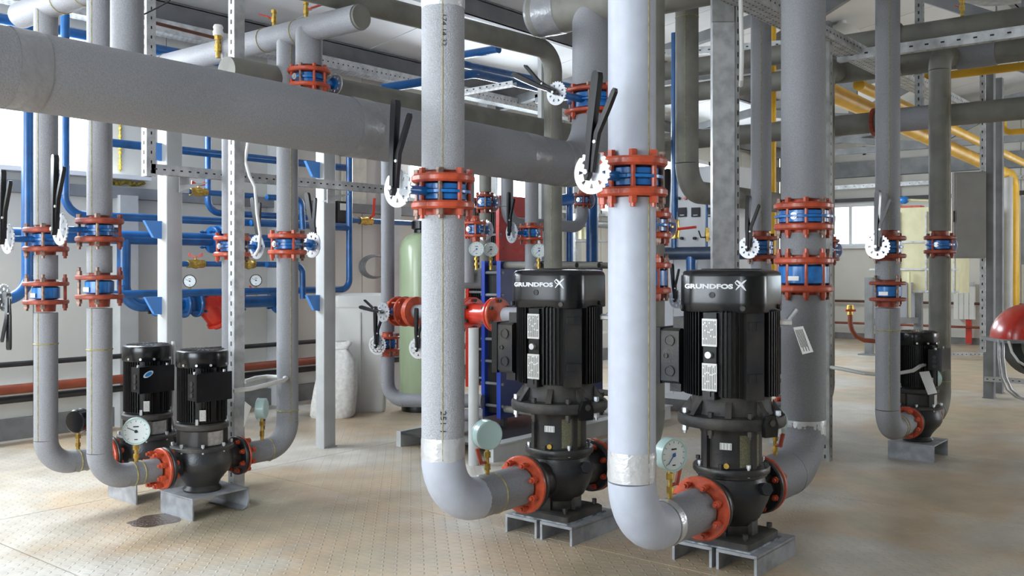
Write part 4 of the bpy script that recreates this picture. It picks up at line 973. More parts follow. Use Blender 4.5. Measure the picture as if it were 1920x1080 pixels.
channel('slotted steel hanger beyond the tall right riser', (6.9, 1.95, 2.2), (6.9, 1.95, 3.6), .05, .04, (1, 0, 0), 'strut_post', 'post', m_=galvd)
tray('perforated cable tray along the left wall near the ceiling', (1.5, 6.35, 2.86), (12, 6.35, 2.86), .14, .09)
tray('distant cable tray running along the end wall', (15.2, 0, 2.42), (15.2, 6.3, 2.42), .12, .06, pitch=.1)
p = W(1016, 100, 7.4)
column('slim grey ceiling post behind the elbow of the slimmer pipe', p.x, p.y, .06, .04, 4.0)

# ------------------------------------------------------------------ blue pipework by the left wall
def bp(label, pts, r, bend=.09, m_=blue, n=18, fl_=(), name='painted_pipe', grp=None):
    rt = pipe(label, pts, r, m_, bend, n=n, name=name)
    for (q, d, D, tk, mm) in fl_: flange_on(rt, q, d, D, tk, r, mm, 4, wbolt=.01)
    return rt
YW = 6.15
def q_(px, py, y=YW): return onY(px, py, y)
def lev(px0, px1, y, px_ref, py_ref):
    z = onY(px_ref, py_ref, y).z; A_ = onY(px0, 500, y); B_ = onY(px1, 500, y); A_.z = z; B_.z = z; return [A_, B_]
L1 = lev(-60, 398, YW, 300, 447)
rt = bp('thick blue pipe level behind the left risers, ending in a bolted flange', L1, .047, fl_=[(L1[1], (1, 0, 0), .20, .03, blue), (L1[1]+Vector((.05, 0, 0)), (1, 0, 0), .22, .03, blue)])
MB().cyl(L1[1]+Vector((.02, 0, 0)), L1[1]+Vector((.9, 0, 0)), .05, n=18).build('tube', blue, rt)
L2z = onY(300, 410, 5.95).z; a_ = onY(122, 215, 5.95)
bp('blue pipe dropping at the far left window then turning right above the thick blue pipe', [Vector((a_.x, 5.95, 2.75)), Vector((a_.x, 5.95, L2z)), Vector((onY(657, 400, 5.95).x, 5.95, L2z))], .027, .12)
L3 = lev(185, 650, 6.0, 380, 286)
bp('upper blue pipe running level across the left part of the wall', L3, .028)
a_ = onY(655, 400, 5.9)
z4 = onY(400, 548, 5.9).z; b_ = onY(235, 548, 5.9)
bp('blue pipe frame: low level run turning up at its right end beside the second column', [Vector((b_.x-.25, 5.9, z4)), Vector((a_.x, 5.9, z4)), Vector((a_.x, 5.9, 2.3))], .026, .08)
bp('short blue branch joining the upright blue pipe beside the second column', [onY(470, 418, 5.9)+Vector((0, 0, 0)), Vector((a_.x, 5.9, onY(655, 428, 5.9).z))], .022)
a_ = onY(52, 300, 5.5)
bp('upright blue pipe near the left edge curling away at its foot', [Vector((a_.x, 5.5, 2.9)), Vector((a_.x, 5.5, zat(560, dep(a_)))), onY(-60, 563, 5.5)], .033, .13)
a_ = onY(390, 300, 6.2); b_ = onY(500, 404, 6.2)
bp('thin blue drop pipe bending right behind the perforated post', [Vector((a_.x, 6.2, 2.4)), Vector((a_.x, 6.2, b_.z)), b_+Vector((.4, 0, 0))], .025, .1)
bp('blue pipe along the top of the left wall under the tray', lev(-20, 700, 6.3, 330, 100), .038)
bp('small blue pipe with a red butterfly tap behind the left column', lev(338, 480, 5.85, 400, 362), .02)
bp('small blue pipe with brass valve below the thick blue pipe', lev(338, 560, 5.85, 400, 495), .019)
bp('blue bend beside the outlet riser, upper', [onY(500, 370, 5.8), onY(565, 372, 5.8), Vector((onY(568, 372, 5.8).x, 5.8, onY(565, 430, 5.8).z))], .022, .06)
bp('blue bend beside the outlet riser, lower', [onY(500, 496, 5.8), onY(567, 498, 5.8), Vector((onY(568, 372, 5.8).x, 5.8, onY(565, 560, 5.8).z))], .022, .06)
def mini(label, p, r, L, cap=True):
    rr = thing('ball_valve', p, label, 'valve'); b = MB(); b.cyl((-L/2, 0, 0), (-L/4, 0, 0), r*1.1, n=6); b.lathe([(r, -L/4), (r*1.35, 0), (r, L/4)], 14, (0, 0, 0), Matrix.Rotation(PI/2, 4, 'Y')); b.cyl((L/4, 0, 0), (L/2, 0, 0), r*1.1, n=6); b.cyl((0, 0, 0), (0, 0, r*2.0), r*.3, n=8); b.build('brass_body', brass, rr, local=True)
    h = MB()
    for s in (-1, 1): h.add([Vector(v) for v in ((0, -.004, r*1.9), (s*r*2, -.004, r*3.0), (s*r*2.1, -.004, r*1.9), (s*r*.5, -.004, r*1.6), (0, .004, r*1.9), (s*r*2, .004, r*3.0), (s*r*2.1, .004, r*1.9), (s*r*.5, .004, r*1.6))], [(3, 2, 1, 0), (4, 5, 6, 7), (0, 1, 5, 4), (1, 2, 6, 5), (2, 3, 7, 6), (3, 0, 4, 7)])
    h.build('wing_handle', redp, rr, local=True)
z_ = lev(338, 480, 5.85, 400, 362)[0].z; p = onY(372, 360, 5.85); p.z = z_; mini('brass ball valve with red wing handle, behind the left column, upper', p, .026, .13)
z_ = lev(338, 560, 5.85, 400, 495)[0].z; p = onY(367, 495, 5.85); p.z = z_; mini('brass ball valve with red wing handle above the small wall gauge', p, .026, .13)
p = onY(466, 495, 5.85); p.z = z_; mini('brass ball valve between the perforated post and outlet riser', p, .03, .1)
# lower valve train
zL = onY(340, 570, YW).z; x0 = onY(232, 500, YW).x; x1 = onY(345, 570, YW).x
rt = bp('thick blue pipe dropping and sweeping right into the red strainer', [Vector((x0, YW, L1[0].z)), Vector((x0, YW, zL)), Vector((x1, YW, zL))], .045, .14, fl_=[(Vector((x1, YW, zL)), (1, 0, 0), .20, .025, blue), (Vector((x1+.1, YW, zL)), (1, 0, 0), .20, .03, blue)])
r = thing('strainer', (x1+.14, YW, zL), 'red cast strainer hanging below the low blue pipe', 'strainer')
MB().tube([(x1+.1, YW, zL), (x1+.2, YW, zL), (x1+.32, YW, zL), (x1+.4, YW, zL)], [.07, .09, .09, .07], 20).build('body', redp, r)
MB().tube([(x1+.18, YW, zL), (x1+.27, YW-.02, zL-.14), (x1+.29, YW-.02, zL-.17)], [.085, .07, .05], 18).build('drain_leg', redp, r)
MB().cyl((x1+.265, YW-.02, zL-.135), (x1+.275, YW-.02, zL-.155), .085, n=18).build('cover_flange', redp, r)
x2 = onY(440, 570, YW).x
bp('blue flanged pipe run right of the red strainer', [Vector((x1+.4, YW, zL)), Vector((onY(530, 560, YW).x, YW, zL))], .045, fl_=[(Vector((x1+.43, YW, zL)), (1, 0, 0), .19, .03, blue), (Vector((x2+.4, YW, zL)), (1, 0, 0), .2, .03, blue), (Vector((x2+.46, YW, zL)), (1, 0, 0), .2, .03, blue)])
p = onY(296, 585, YW-.05); rr = thing('gear_box', p, 'blue worm gear casing hanging under the low blue pipe', 'valve actuator'); MB().lathe([(.02, -.03), (.045, -.02), (.05, .01), (.03, .05)], 14).build('casing', bluebody, rr, local=True); MB().cyl((-.07, 0, 0), (0, 0, 0), .012, n=8).build('spindle', blackcap, rr, local=True)
p = Vector((onY(356, 538, YW).x, YW, zL+.05)); gauge('small black-rimmed wall gauge beside the left column', p, D2R(232), .07, .045, case=blackcap, tapon=False, dark=True, needle=-1.1)
p = Vector((onY(480, 538, YW).x, YW, zL+.05)); gauge('small black-rimmed gauge between the perforated post and outlet riser', p, D2R(232), .07, .045, case=blackcap, tap=redp, tapdir=-1, dark=True, needle=-1.1)
# pipes low on the wall
def wallpipe(label, px, py, y, r, m_, x0=-3, x1=7.2, name='wall_pipe'):
    z = onY(px, py, y).z; tag(MB().cyl((x0, y, z), (x1, y, z), r, n=16).build(name, m_), label, 'pipe')
wallpipe('thin black pipe along the left wall', 170, 672, 6.45, .018, blackpipe)
wallpipe('orange-brown pipe low along the left wall', 170, 716, 6.42, .032, orpipe)
wallpipe('black pipe just under the orange-brown wall pipe', 170, 734, 6.48, .024, blackpipe)
tag(MB().cyl(onY(262, 36, 5.2), onY(432, 78, 5.2), .011, n=10).build('wall_pipe', brown), 'thin brown pipe under the ceiling at upper left', 'pipe')
# blue pipes at the top centre
bp('blue pipe rising to the right under the ceiling behind the centre pipe', [onY(715, 166, 5.4), onY(890, 138, 5.0), onY(1060, 176, 5.0)], .035, .15)
bp('dark blue pipe under the ceiling right of the centre pipe', [onY(845, 116, 5.3), onY(1090, 166, 5.3)], .032)
bp('short blue pipe rising under the ceiling right of the centre pipe', [onY(840, 108, 5.6), onY(935, 92, 5.0)], .035)
tray('bright perforated tray near the ceiling right of the centre pipe', onY(850, 180, 5.1), onY(965, 160, 4.6), .08, .03)

# conduits by the small pumps
tag(MB().tube(seamless_bend([W(438, 733, 4.55), W(470, 726, 4.55), W(538, 711, 4.75), W(505, 705, 4.9), W(458, 716, 4.95)], .05, 5) and [W(438, 733, 4.5), W(470, 729, 4.55), W(510, 719, 4.7), W(532, 713, 4.78), W(537, 709, 4.82), W(528, 707, 4.86), W(500, 706, 4.88), W(478, 709, 4.85), W(459, 716, 4.8)], .0105, 10).build('conduit', conduit), 'white flexible conduit looping from the nearer small pump to its outlet riser', 'cable')
tag(MB().tube([W(325, 640, 4.9), W(326, 700, 4.88), W(323, 755, 4.9), W(320, 775, 4.9), W(326, 800, 4.95), W(325, 860, 5.0), W(326, 905, 5.0)], .010, 8).build('conduit', conduit), 'white conduit rising behind the pair of small pumps', 'cable')
tag(MB().tube([W(466, 262, 5.0), W(460, 300, 5.0), W(468, 330, 5.0), W(478, 350, 5.0), W(482, 400, 5.0), W(488, 440, 5.0), W(486, 465, 5.0), W(478, 480, 5.0)], .009, 8).build('cable', conduit), 'white cable hanging right of the perforated post', 'cable')
tag(MB().tube([W(1553, 688, 5.65), W(1580, 692, 5.6), W(1620, 700, 5.55), W(1660, 703, 5.62), W(1690, 699, 5.63), W(1712, 695, 5.63), W(1726, 686, 5.66), W(1737, 683, 5.72)], .011, 10).build('conduit', conduit), 'white conduit sagging from the slim post to the right-hand small pump', 'cable')
tag(MB().tube([W(1228, 702, 4.2), W(1240, 697, 4.0), W(1250, 690, 3.95)], .010, 8).build('conduit', conduit), 'short white conduit entering the nearest pump terminal box', 'cable')
tag(MB().tube([W(320, 0, 4.6), W(300, 12, 4.6), W(270, 27, 4.6)], .004, 6).build('cable', blackpipe), 'thin black cable at the very top left', 'cable')

# ------------------------------------------------------------------ middle background
# plate heat exchangers
def phe(x, y0, y1, wd, z0, z1, label, ce_, cf, rods=True, ext=.3):
    r = thing('plate_heat_exchanger', (x+wd/2, (y0+y1)/2, 0), label, 'heat exchanger')
    MB().span((x, y0, z0), (x+wd, y0+.03, z1)).build('front_plate', cf, r); MB().span((x, y1-.03, z0), (x+wd, y1, z1)).build('back_plate', ce_, r)
    MB().span((x-.004, y0-.002, z0), (x, y0+.032, z1)).build('plate_edge', ce_, r)
    pk = MB(); n = 16
    for k in range(n): yy = y0+.035+(y1-y0-.07)*k/(n-1); pk.span((x+.03, yy-.002, z0+.03), (x+wd-.03, yy+.002, z1-.03))
    pk.build('plate_pack', cast, r, kind='stuff')
    rg = 7
    for k in range(rg):
        z = z0+.08+(z1-z0-.16)*k/(rg-1); MB().cyl((x+.015, y0-.01, z), (x+.015, y1+.01, z), .010, n=8).build('tie_rod', steelgrey, r)
    if rods:
        for xx in (x+.05, x+wd-.05):
            for zz in (z1-.03, z0+.06): MB().cyl((xx, y0-ext, zz), (xx, y0, zz), .024, n=14).build('insulated_bar', foam_warm, r)
            MB().cyl((xx, y0-ext-.002, z1-.03), (xx, y0-ext+.002, z1-.03), .018, n=14).build('bar_bore', holes, r)
    for sx in (.03, wd-.07): MB().span((x+sx, y0, .0955 if rods else 0), (x+sx+.04, y0+.03, z0)).build('leg', cast, r)
    return r
phe(4.85, 4.02, 4.19, .50, .15, 1.20, 'navy blue plate heat exchanger behind the middle pump', blueedge, navy)
phe(5.52, 4.02, 4.19, .55, .15, 1.20, 'navy plate heat exchanger farther right behind the middle pump', blueedge, navy)
pr_ = W(936, 500, 7.4); phe(pr_.x, pr_.y, pr_.y+.35, .6, .2, 1.72, 'bright red plate heat exchanger frame rising behind the gauges', redp, redp, False)
r = thing('equipment_skid', (5.4, 3.9, 0), 'low white steel skid under the blue heat exchangers', 'skid')
MB().span((4.3, 3.62, 0), (6.4, 3.66, .10)).build('front_beam', colpaint, r); MB().span((4.3, 3.6, .10), (6.4, 3.68, .107)).build('top_flange', colpaint, r)
MB().span((4.3, 4.4, 0), (6.4, 4.44, .10)).build('rear_beam', colpaint, r); MB().span((4.3, 3.66, .08), (6.4, 4.4, .095)).build('deck', cast, r)
# vertical pipes with valves around 727
def vpipe(label, px, d, r, z0, z1, m_=foam, gaps=(), extra=None, bend=.12):
    p = W(px, 500, d); pts = [Vector((p.x, p.y, z1)), Vector((p.x, p.y, z0))]
    if extra is not None: pts.append(extra)
    return p, pipe(label, pts, r, m_, bend, gaps=gaps, n=22)
d_ = 6.5
p, _ = vpipe('slim grey riser left of the centre pipe, bending right near the floor', 727, d_, .046, zat(750, d_), 2.1, foam, [(zat(668, d_), zat(622, d_))], extra=W(905, 752, 6.3))
def vv(lab, px, py, d, hh, D, rp, saz=PI, lev_=.25, om=orange, **k):
    return valve(lab, W(px, py, d), hh, D, rp, saz, k.pop('slen', .13), lev_, k.pop('tilt', 0), k.pop('mir', 1), 4, .018, wbolt=.010, om=om, **k)
vv('orange-flanged valve low on the slim riser left of the centre pipe, black lever up', 727, 644, d_, .042, .165, .046, D2R(195), .26)
p2_, _ = vpipe('slim grey pipe just hidden behind the centre pipe', 803, 6.2, .045, .22, 1.05, foam, [(zat(678, 6.2), zat(628, 6.2))])
vv('orange-flanged valve half hidden behind the left edge of the centre pipe', 803, 650, 6.2, .045, .165, .045, D2R(195), .26)
A_ = W(731, 583, 6.45); B_ = W(1000, 592, 5.45); dd = (B_-A_).normalized()
rt = pipe('horizontal grey pipe with orange flanges passing behind the centre pipe', [A_, W(905, 587, 5.75)], .046, foam, .1, n=22)
for px in (783, 893): q = A_+(B_-A_)*((px-731)/269.0); 
Mz = rot_to(dd); 
def Mstem(zdir, xdir):
    z = Vector(zdir).normalized(); x = Vector(xdir); x = (x-z*x.dot(z)).normalized(); y = z.cross(x); return Matrix((x, y, z)).transposed().to_4x4()
def between(px): 
    t = (px-731)/269.0; return A_+(B_-A_)*t
valve('orange-flanged valve on the horizontal pipe left of centre, lever pointing left', between(757), .04, .2, .046, M=Mstem(dd, (-.85, -.35, 0)), slen=.15, lev=.24, tilt=D2R(172), mir=1, nb=4, tk=.02, wbolt=.011)
def spool(label, c, half, D, r_):
    rr = thing('flanged_spool', c, label, 'pipe spool', None, Mz); MB().lathe([(r_*1.1, -half), (r_*.95, 0), (r_*1.1, half)], 24).build('tube', redp, rr, local=True)
    for s in (-1, 1):
        inst('flange', flange_mesh(D, .022, r_*.7, redp), rr, (0, 0, s*half)); inst('mating_flange', flange_mesh(D, .02, r_*.7, orange), rr, (0, 0, s*(half+.026)))
        for k in range(6):
            a = 2*PI*(k+.5)/6; inst('bolt', bolt_mesh(.05, .011, dustcast), rr, (D*.4*math.cos(a), D*.4*math.sin(a), s*(half+.013)))
spool('glossy red flanged spool piece right of the centre pipe', between(917), .10, .205, .062)
tag(MB().cyl(between(785)-dd*.02, between(785)+dd*.02, .1, n=28).build('pipe_flange', orange), 'orange pipe flange touching the left edge of the centre pipe', 'flange')
MBp = pipe('grey pipe stub between the red spool and the middle pump terminal box', [between(955), between(1010)], .046, foam, .1, n=20)
p = W(888, 872, 5.56); tag(MB().cyl((p.x, p.y, 0), (p.x, p.y, .80), .031, n=18).build('support_leg', colpaint), 'white round support leg between the centre pipe and the heat exchanger', 'support')
tag(MB().cyl(W(862, 522, 6.1), W(902, 522, 6.1), .066, n=24).build('pipe_stub', foam), 'short grey pipe stub entering the blue heat exchanger at its top left', 'pipe')
tag(MB().cyl(W(862, 778, 6.2), W(905, 778, 6.2), .04, n=20).build('pipe_stub', foam), 'short grey pipe stub low at the left of the blue heat exchanger', 'pipe')
# verticals between 890 and 1130
d1 = 6.3
vpipe('grey riser just right of the centre pipe, beside the red frame', 910, 6.9, .043, 1.05, 2.08, foam_warm, [(zat(400, 6.9), zat(360, 6.9))])
vv('rust-red flanged valve on the riser beside the red frame', 909, 379, 6.9, .045, .13, .043, 0, .0001, rust, slen=.09)
vpipe('grey riser with taped foot directly right of the centre pipe', 878, 6.0, .038, 1.06, 1.75, foam, [(zat(448, 6.0), zat(408, 6.0))])
vv('orange-flanged valve peeping out right of the centre pipe above two gauges', 890, 430, 6.0, .04, .15, .04, 0, .0001, slen=.1)
vpipe('grey riser in front of the red frame with an orange valve', 997, 6.2, .044, 1.1, 1.95, foam, [(zat(458, 6.2), zat(418, 6.2))])
vv('orange-flanged valve with upright black lever in front of the red frame', 996, 437, 6.2, .038, .165, .044, PI*.9, .26, slen=.15)
dU = 6.9; pA = W(951, 300, dU); pB = W(951, 418, dU); pC_ = W(1092, 404, 7.6); pD = W(1092, 375, 7.6)
pipe('grey pipe bent in a wide U in front of the red frame', [Vector((pA.x, pA.y, 2.06)), Vector((pA.x, pA.y, pB.z)), Vector((pD.x, pD.y, pB.z)), Vector((pD.x, pD.y, zat(388, 7.6)))], .045, foam, .12, n=22)
vv('small rust-red flanged valve behind the bright toothed disc', 1092, 375, 7.6, .036, .14, .04, 0, .0001, rust, slen=.08)
gauge('pale pressure gauge right of the centre pipe, left of two', W(893, 503, 5.9)+Vector((0, 0, 0)), D2R(228), .075, .045, needle=-2.3, tapon=False)
gauge('pale pressure gauge right of the centre pipe, right of two', W(920, 503, 6.05), D2R(228), .075, .045, needle=-2.3, tapon=False)
gauge('pale pressure gauge between the orange valve and the middle pump', W(1010, 505, 6.1), D2R(228), .075, .045, needle=-2.3, tapon=False)
# blue verticals behind
for px, py0, py1, d, rr, lab in ((1110, 395, 560, 7.9, .05, 'upright blue pipe left of the pale foreground pipe'), (1068, 370, 560, 8.2, .03, 'slim upright blue pipe left of the thicker blue pipe')):
    p = W(px, 500, d); bp(lab, [Vector((p.x, p.y, .3)), Vector((p.x, p.y, zat(py0-40, d)))], rr)
bp('blue bend curving down behind the grey riser', [W(1008, 300, 8.0), W(1012, 350, 8.0), W(1035, 378, 8.1), W(1080, 372, 8.2)], .05, .2)
# green tank, brine tank, sack
p = W(790, 770, 7.7); r = thing('filter_vessel', (p.x, p.y, 0), 'tall pale green fibreglass filter vessel behind the centre pipe', 'tank')
MB().lathe([(.12, 0), (.16, .0), (.165, .08), (.14, .12)], 32).build('base_ring', blackcap, r, local=True)
MB().lathe([(.10, .08), (.165, .10), (.178, .14), (.178, 1.30), (.165, 1.36), (.12, 1.41), (.05, 1.44)], 40).build('shell', greent, r, local=True)
MB().lathe([(.06, 1.43), (.06, 1.46), (.08, 1.47), (.08, 1.53), (.03, 1.55)], 16).build('control_head', blackcap, r, local=True)
MB().cyl((.05, 0, 1.5), (.16, -.02, 1.47), .03, n=10).build('head_port', blue, r, local=True)
p = W(678, 768, 7.75); r = thing('brine_tank', (p.x, p.y, 0), 'white plastic brine tank standing by the wall behind the sack', 'tank')
Mt = Matrix.Rotation(AZ+.1, 4, 'Z')
def rr_(a, b, rc): return [(x*a, y*b) for x, y in rsq(1, rc, 5)]
q = loft([(rr_(.17, .19, .25), 0), (rr_(.18, .2, .25), .02), (rr_(.2, .215, .25), .84)]); q.v = [tuple(Mt @ Vector(v)) for v in q.v]; q.build('tub', whitep, r, local=True)
q = loft([(rr_(.208, .223, .25), .84), (rr_(.208, .223, .25), .90), (rr_(.195, .21, .25), .93), (rr_(.15, .17, .25), .945)]); q.v = [tuple(Mt @ Vector(v)) for v in q.v]; q.build('lid', ringm, r, local=True)
q = MB(Mt); q.span((-.21, -.006, .1), (-.196, .006, .8)); q.build('mould_rib', ringm, r, local=True)
p = W(622, 775, 7.35); r = tag(bpy.data.objects.new('salt_sack', None), 'white woven sack tied at the top, leaning by the brine tank', 'sack'); COL.objects.link(r); r.location = (p.x, p.y, 0)
rings = []; random.seed(5)
prof = [(0, .155, .10), (.02, .17, .11), (.10, .172, .12), (.22, .165, .115), (.34, .15, .10), (.44, .13, .08), (.50, .085, .05), (.53, .06, .035), (.56, .085, .03), (.585, .095, .025)]
q = MB(); n = 36; vs = []
for i, (z, a_, b_) in enumerate(prof):
    for k in range(n):
        th = 2*PI*k/n; f = 1+.05*noise.noise(Vector((math.cos(th)*2.2, math.sin(th)*2.2, z*9)))+(.02*math.sin(th*9+i) if z > .4 else .008*math.sin(th*9))
        sx = math.copysign(abs(math.cos(th))**.7, math.cos(th)); sy = math.copysign(abs(math.sin(th))**.7, math.sin(th))
        x = a_*sx*f+z*.12; y = b_*sy*f
        vs.append((x*SN+y*CS, -x*CS+y*SN, z+.006*math.sin(th*5)*(1 if z > .5 else 0)))
q.add(vs, [(i*n+k, i*n+(k+1) % n, (i+1)*n+(k+1) % n, (i+1)*n+k) for i in range(len(prof)-1) for k in range(n)]+[tuple(range(n-1, -1, -1)), tuple((len(prof)-1)*n+k for k in range(n))]); q.build('body', sackm, r, local=True)
q = MB(Matrix.Rotation(AZ-PI/2, 4, 'Z')); q.torus((.063, 0, .528), .055, .006, Matrix.Diagonal((1.15, .75, 1, 1)), 24, 6); q.build('tie_cord', conduit, r, local=True)
# hose coil, red-handled valve on the wall
rr = thing('hose_coil', onY(700, 500, 6.45), 'grey hose coiled on the wall above the brine tank', 'hose'); q = MB(); 
for k in range(4): q.torus((0, -.015*k, .0), .17-.006*k, .010, Matrix.Rotation(PI/2, 4, 'X') @ Matrix.Diagonal((1, .62, 1, 1)), 36, 6)
q.build('coil', steelgrey, rr, local=True)
zz = onY(720, 416, 6.2).z; A2 = onY(660, 416, 6.2); B2 = onY(800, 416, 6.2)
tag(MB().cyl((A2.x, 6.2, zz), (B2.x, 6.2, zz), .024, n=14).build('painted_pipe', blue), 'short blue pipe on the wall feeding the green vessel', 'pipe')
p = onY(685, 416, 6.2); rr = thing('ball_valve', (p.x, 6.2, zz), 'brass ball valve with upright red lever on the wall', 'valve'); MB().tube([(-.07, 0, 0), (-.04, 0, 0), (0, 0, 0), (.04, 0, 0), (.07, 0, 0)], [.034, .03, .04, .03, .034], 10).build('brass_body', brass, rr, local=True); MB().tube([(.04, -.02, .03), (.07, -.03, .05), (.08, -.03, .20)], .013, 8).build('lever', redp, rr, local=True)
tag(MB().span((onY(645, 300, 6.6).x, 6.62, 1.7), (onY(690, 300, 6.6).x, 6.64, 2.35)).build('paper_sheet', mat('aged_paper', (.66, .64, .55), .8, var=.08, vscale=20)), 'aged paper sheet pinned to the wall panel', 'paper')
rr = thing('switch_box', onY(640, 405, 6.5), 'small dark switch box on the wall behind the second column', 'switch'); MB().box((0, 0, 0), (.14, .06, .26)).build('case', blackcap, rr, local=True); MB().box((-.0, -.032, .08), (.08, .006, .06)).build('label_plate', whitep, rr, local=True)

# ------------------------------------------------------------------ control cabinet with meters, blue pipework in front
r = thing('control_cabinet', (6.95, 3.8, 0), 'white control cabinet with square meters and red lamps behind the trunking', 'cabinet')
MB().span((6.75, 3.3, .1), (7.15, 4.25, 1.95)).build('body', whitecab, r); MB().span((6.77, 3.32, 0), (7.13, 4.23, .1)).build('plinth', kick, r)
MB().span((6.742, 3.32, .14), (6.75, 3.76, 1.91)).build('door', whitecab, r); MB().span((6.742, 3.79, .14), (6.75, 4.23, 1.91)).build('door', whitecab, r)
for i, px in enumerate((1280, 1305, 1332, 1352)):
    p = onX(px, 398, 6.742); q = MB(); q.span((6.73, p.y-.036, p.z-.037), (6.742, p.y+.036, p.z+.037)); o = q.build('meter', inkm, r)
    q = MB(); q.span((6.728, p.y-.02, p.z-.026), (6.73, p.y+.018, p.z-.020)); q.build('meter_scale', whitep, o, local=False)
for px in (1274, 1286, 1298, 1310):
    p = onX(px, 372, 6.742); MB().cyl((6.742, p.y, p.z), (6.722, p.y, p.z), .013, n=12).build('lamp', redp if px in (1286, 1298) else inkm, r)
for px in (1280, 1304, 1328):
    p = onX(px, 447, 6.742); MB().cyl((6.742, p.y, p.z), (6.715, p.y, p.z), .012, n=10).build('switch', inkm, r)
p = onX(1265, 300, 6.3); zt_, zb_ = onX(1265, 62, 6.3).z, onX(1265, 465, 6.3).z
bp('upright blue pipe with a red-handled brass valve in front of the control cabinet', [Vector((p.x, p.y, zb_)), Vector((p.x, p.y, zt_))], .026)
rr = thing('ball_valve', onX(1266, 430, 6.3), 'brass valve with red lever pointing right, before the control cabinet', 'valve'); MB().tube([(0, 0, -.07), (0, 0, -.05), (0, 0, 0), (0, 0, .05), (0, 0, .07)], [.034, .03, .04, .03, .034], 12).build('brass_body', brass, rr, local=True); MB().tube([(-.04, -.02, 0), (-.05, -.06, -.0), (-.05, -.2, .01)], .010, 8).build('lever', redp, rr, local=True)
p = onX(1325, 440, 6.35); bp('thin dark blue pipe with a small brass cock before the control cabinet', [Vector((p.x, p.y, onX(1325, 475, 6.35).z)), Vector((p.x, p.y, onX(1325, 375, 6.35).z))], .010)
rr = thing('ball_valve', onX(1326, 440, 6.35), 'small brass cock with dark handle beside the galvanised trunking', 'valve'); MB().tube([(0, 0, -.05), (0, 0, -.02), (0, 0, 0), (0, 0, .02), (0, 0, .05)], [.014, .017, .02, .017, .014], 8).build('brass_body', brass, rr, local=True); MB().tube([(-.02, 0, -.02), (-.02, .04, -.02), (-.02, .06, .03)], .006, 6).build('lever', handle_m, rr, local=True)
p0, p1 = onX(1195, 468, 6.3), onX(1420, 474, 6.3); zz = onX(1290, 475, 6.3).z
bp('dark blue-grey header pipe behind the trunking at mid height', [Vector((6.3, p0.y, zz)), Vector((6.3, p1.y, zz))], .048, m_=mat('dark_blue_grey_paint', (.03, .05, .09), .4, var=.3))
p = onX(1297, 490, 6.3); bp('blue pipe dropping from the dark header behind the nearest pump', [Vector((6.3, p.y, zz)), Vector((6.3, p.y, .33)), Vector((6.3, p.y+.6, .33))], .042, .12)
valve('dark valve with small toothed disc left of the nearest pump cover', Vector((6.3, p.y, onX(1297, 560, 6.3).z)), .04, .16, .04, PI*.95, .18, .26, D2R(5), 1, 4, .018, om=bluebody, wbolt=.01, neck=False)
# ------------------------------------------------------------------ right background
# cream tank on stand
r = thing('storage_tank', W(1715, 600, 13.2), 'cream plastic storage tank on a grey steel stand at the far end', 'tank'); r.location.z = 0; c0 = Vector(r.location)
MB().span((c0.x-.35, c0.y-.62, zat(548, 13.2)), (c0.x+.35, c0.y+.32, zat(392, 13.2))).build('tub', cream, r)
MB().span((c0.x-.1, c0.y-.1, zat(392, 13.2)), (c0.x+.1, c0.y+.15, zat(386, 13.2))).build('lid', orange, r)
for z in (zat(455, 13.2), zat(505, 13.2), zat(545, 13.2)):
    MB().span((c0.x-.37, c0.y-.66, z-.012), (c0.x-.355, c0.y+.5, z+.012)).build('cage_bar', galv, r)
for y in (-.6, -.25, .1): MB().span((c0.x-.372, c0.y+y-.01, zat(548, 13.2)), (c0.x-.357, c0.y+y+.01, zat(400, 13.2))).build('cage_bar', galv, r)
MB().cyl((c0.x-.42, c0.y-.05, .45), (c0.x-.42, c0.y-.05, 1.1), .02, n=8).build('level_tube', cream, r)
r = thing('steel_stand', W(1675, 665, 12.6), 'grey angle-steel stand carrying the cream tank', 'stand'); r.location.z = 0; c0 = Vector(r.location)
pl = W(1630, 600, 12.6); pr = W(1722, 600, 12.9)
for p in (pl, pr): MB().span((p.x-.04, p.y-.05, 0), (p.x+.04, p.y+.05, zat(520, 12.6))).build('leg', steelgrey, r)
for p in (pl, pr): MB().span((p.x-.1, p.y-.12, 0), (p.x+.1, p.y+.12, .015)).build('foot_plate', steelgrey, r)
MB().bar(Vector((pl.x, pl.y, zat(602, 12.7))), Vector((pr.x, pr.y, zat(602, 12.7))), .06, .08).build('cross_beam', steelgrey, r)
MB().bar(Vector((pl.x+.05, pl.y, zat(565, 12.7))), Vector((pr.x+.05, pr.y, zat(565, 12.7))), .03, .5).build('side_panel', mat('pale_blue_grey_sheet', (.38, .41, .47), .5), r)
# blue valve near tank top
rr = thing('float_valve', W(1697, 375, 13.0), 'small blue float valve at the top of the cream tank', 'valve'); MB().tube([(0, .08, 0), (0, .04, 0), (0, 0, 0), (0, -.04, 0)], [.03, .05, .055, .035], 12).build('body', bluebody, rr, local=True); MB().cyl((0, -.04, 0), (0, -.3, -.02), .015, n=8).build('outlet', cream, rr, local=True)
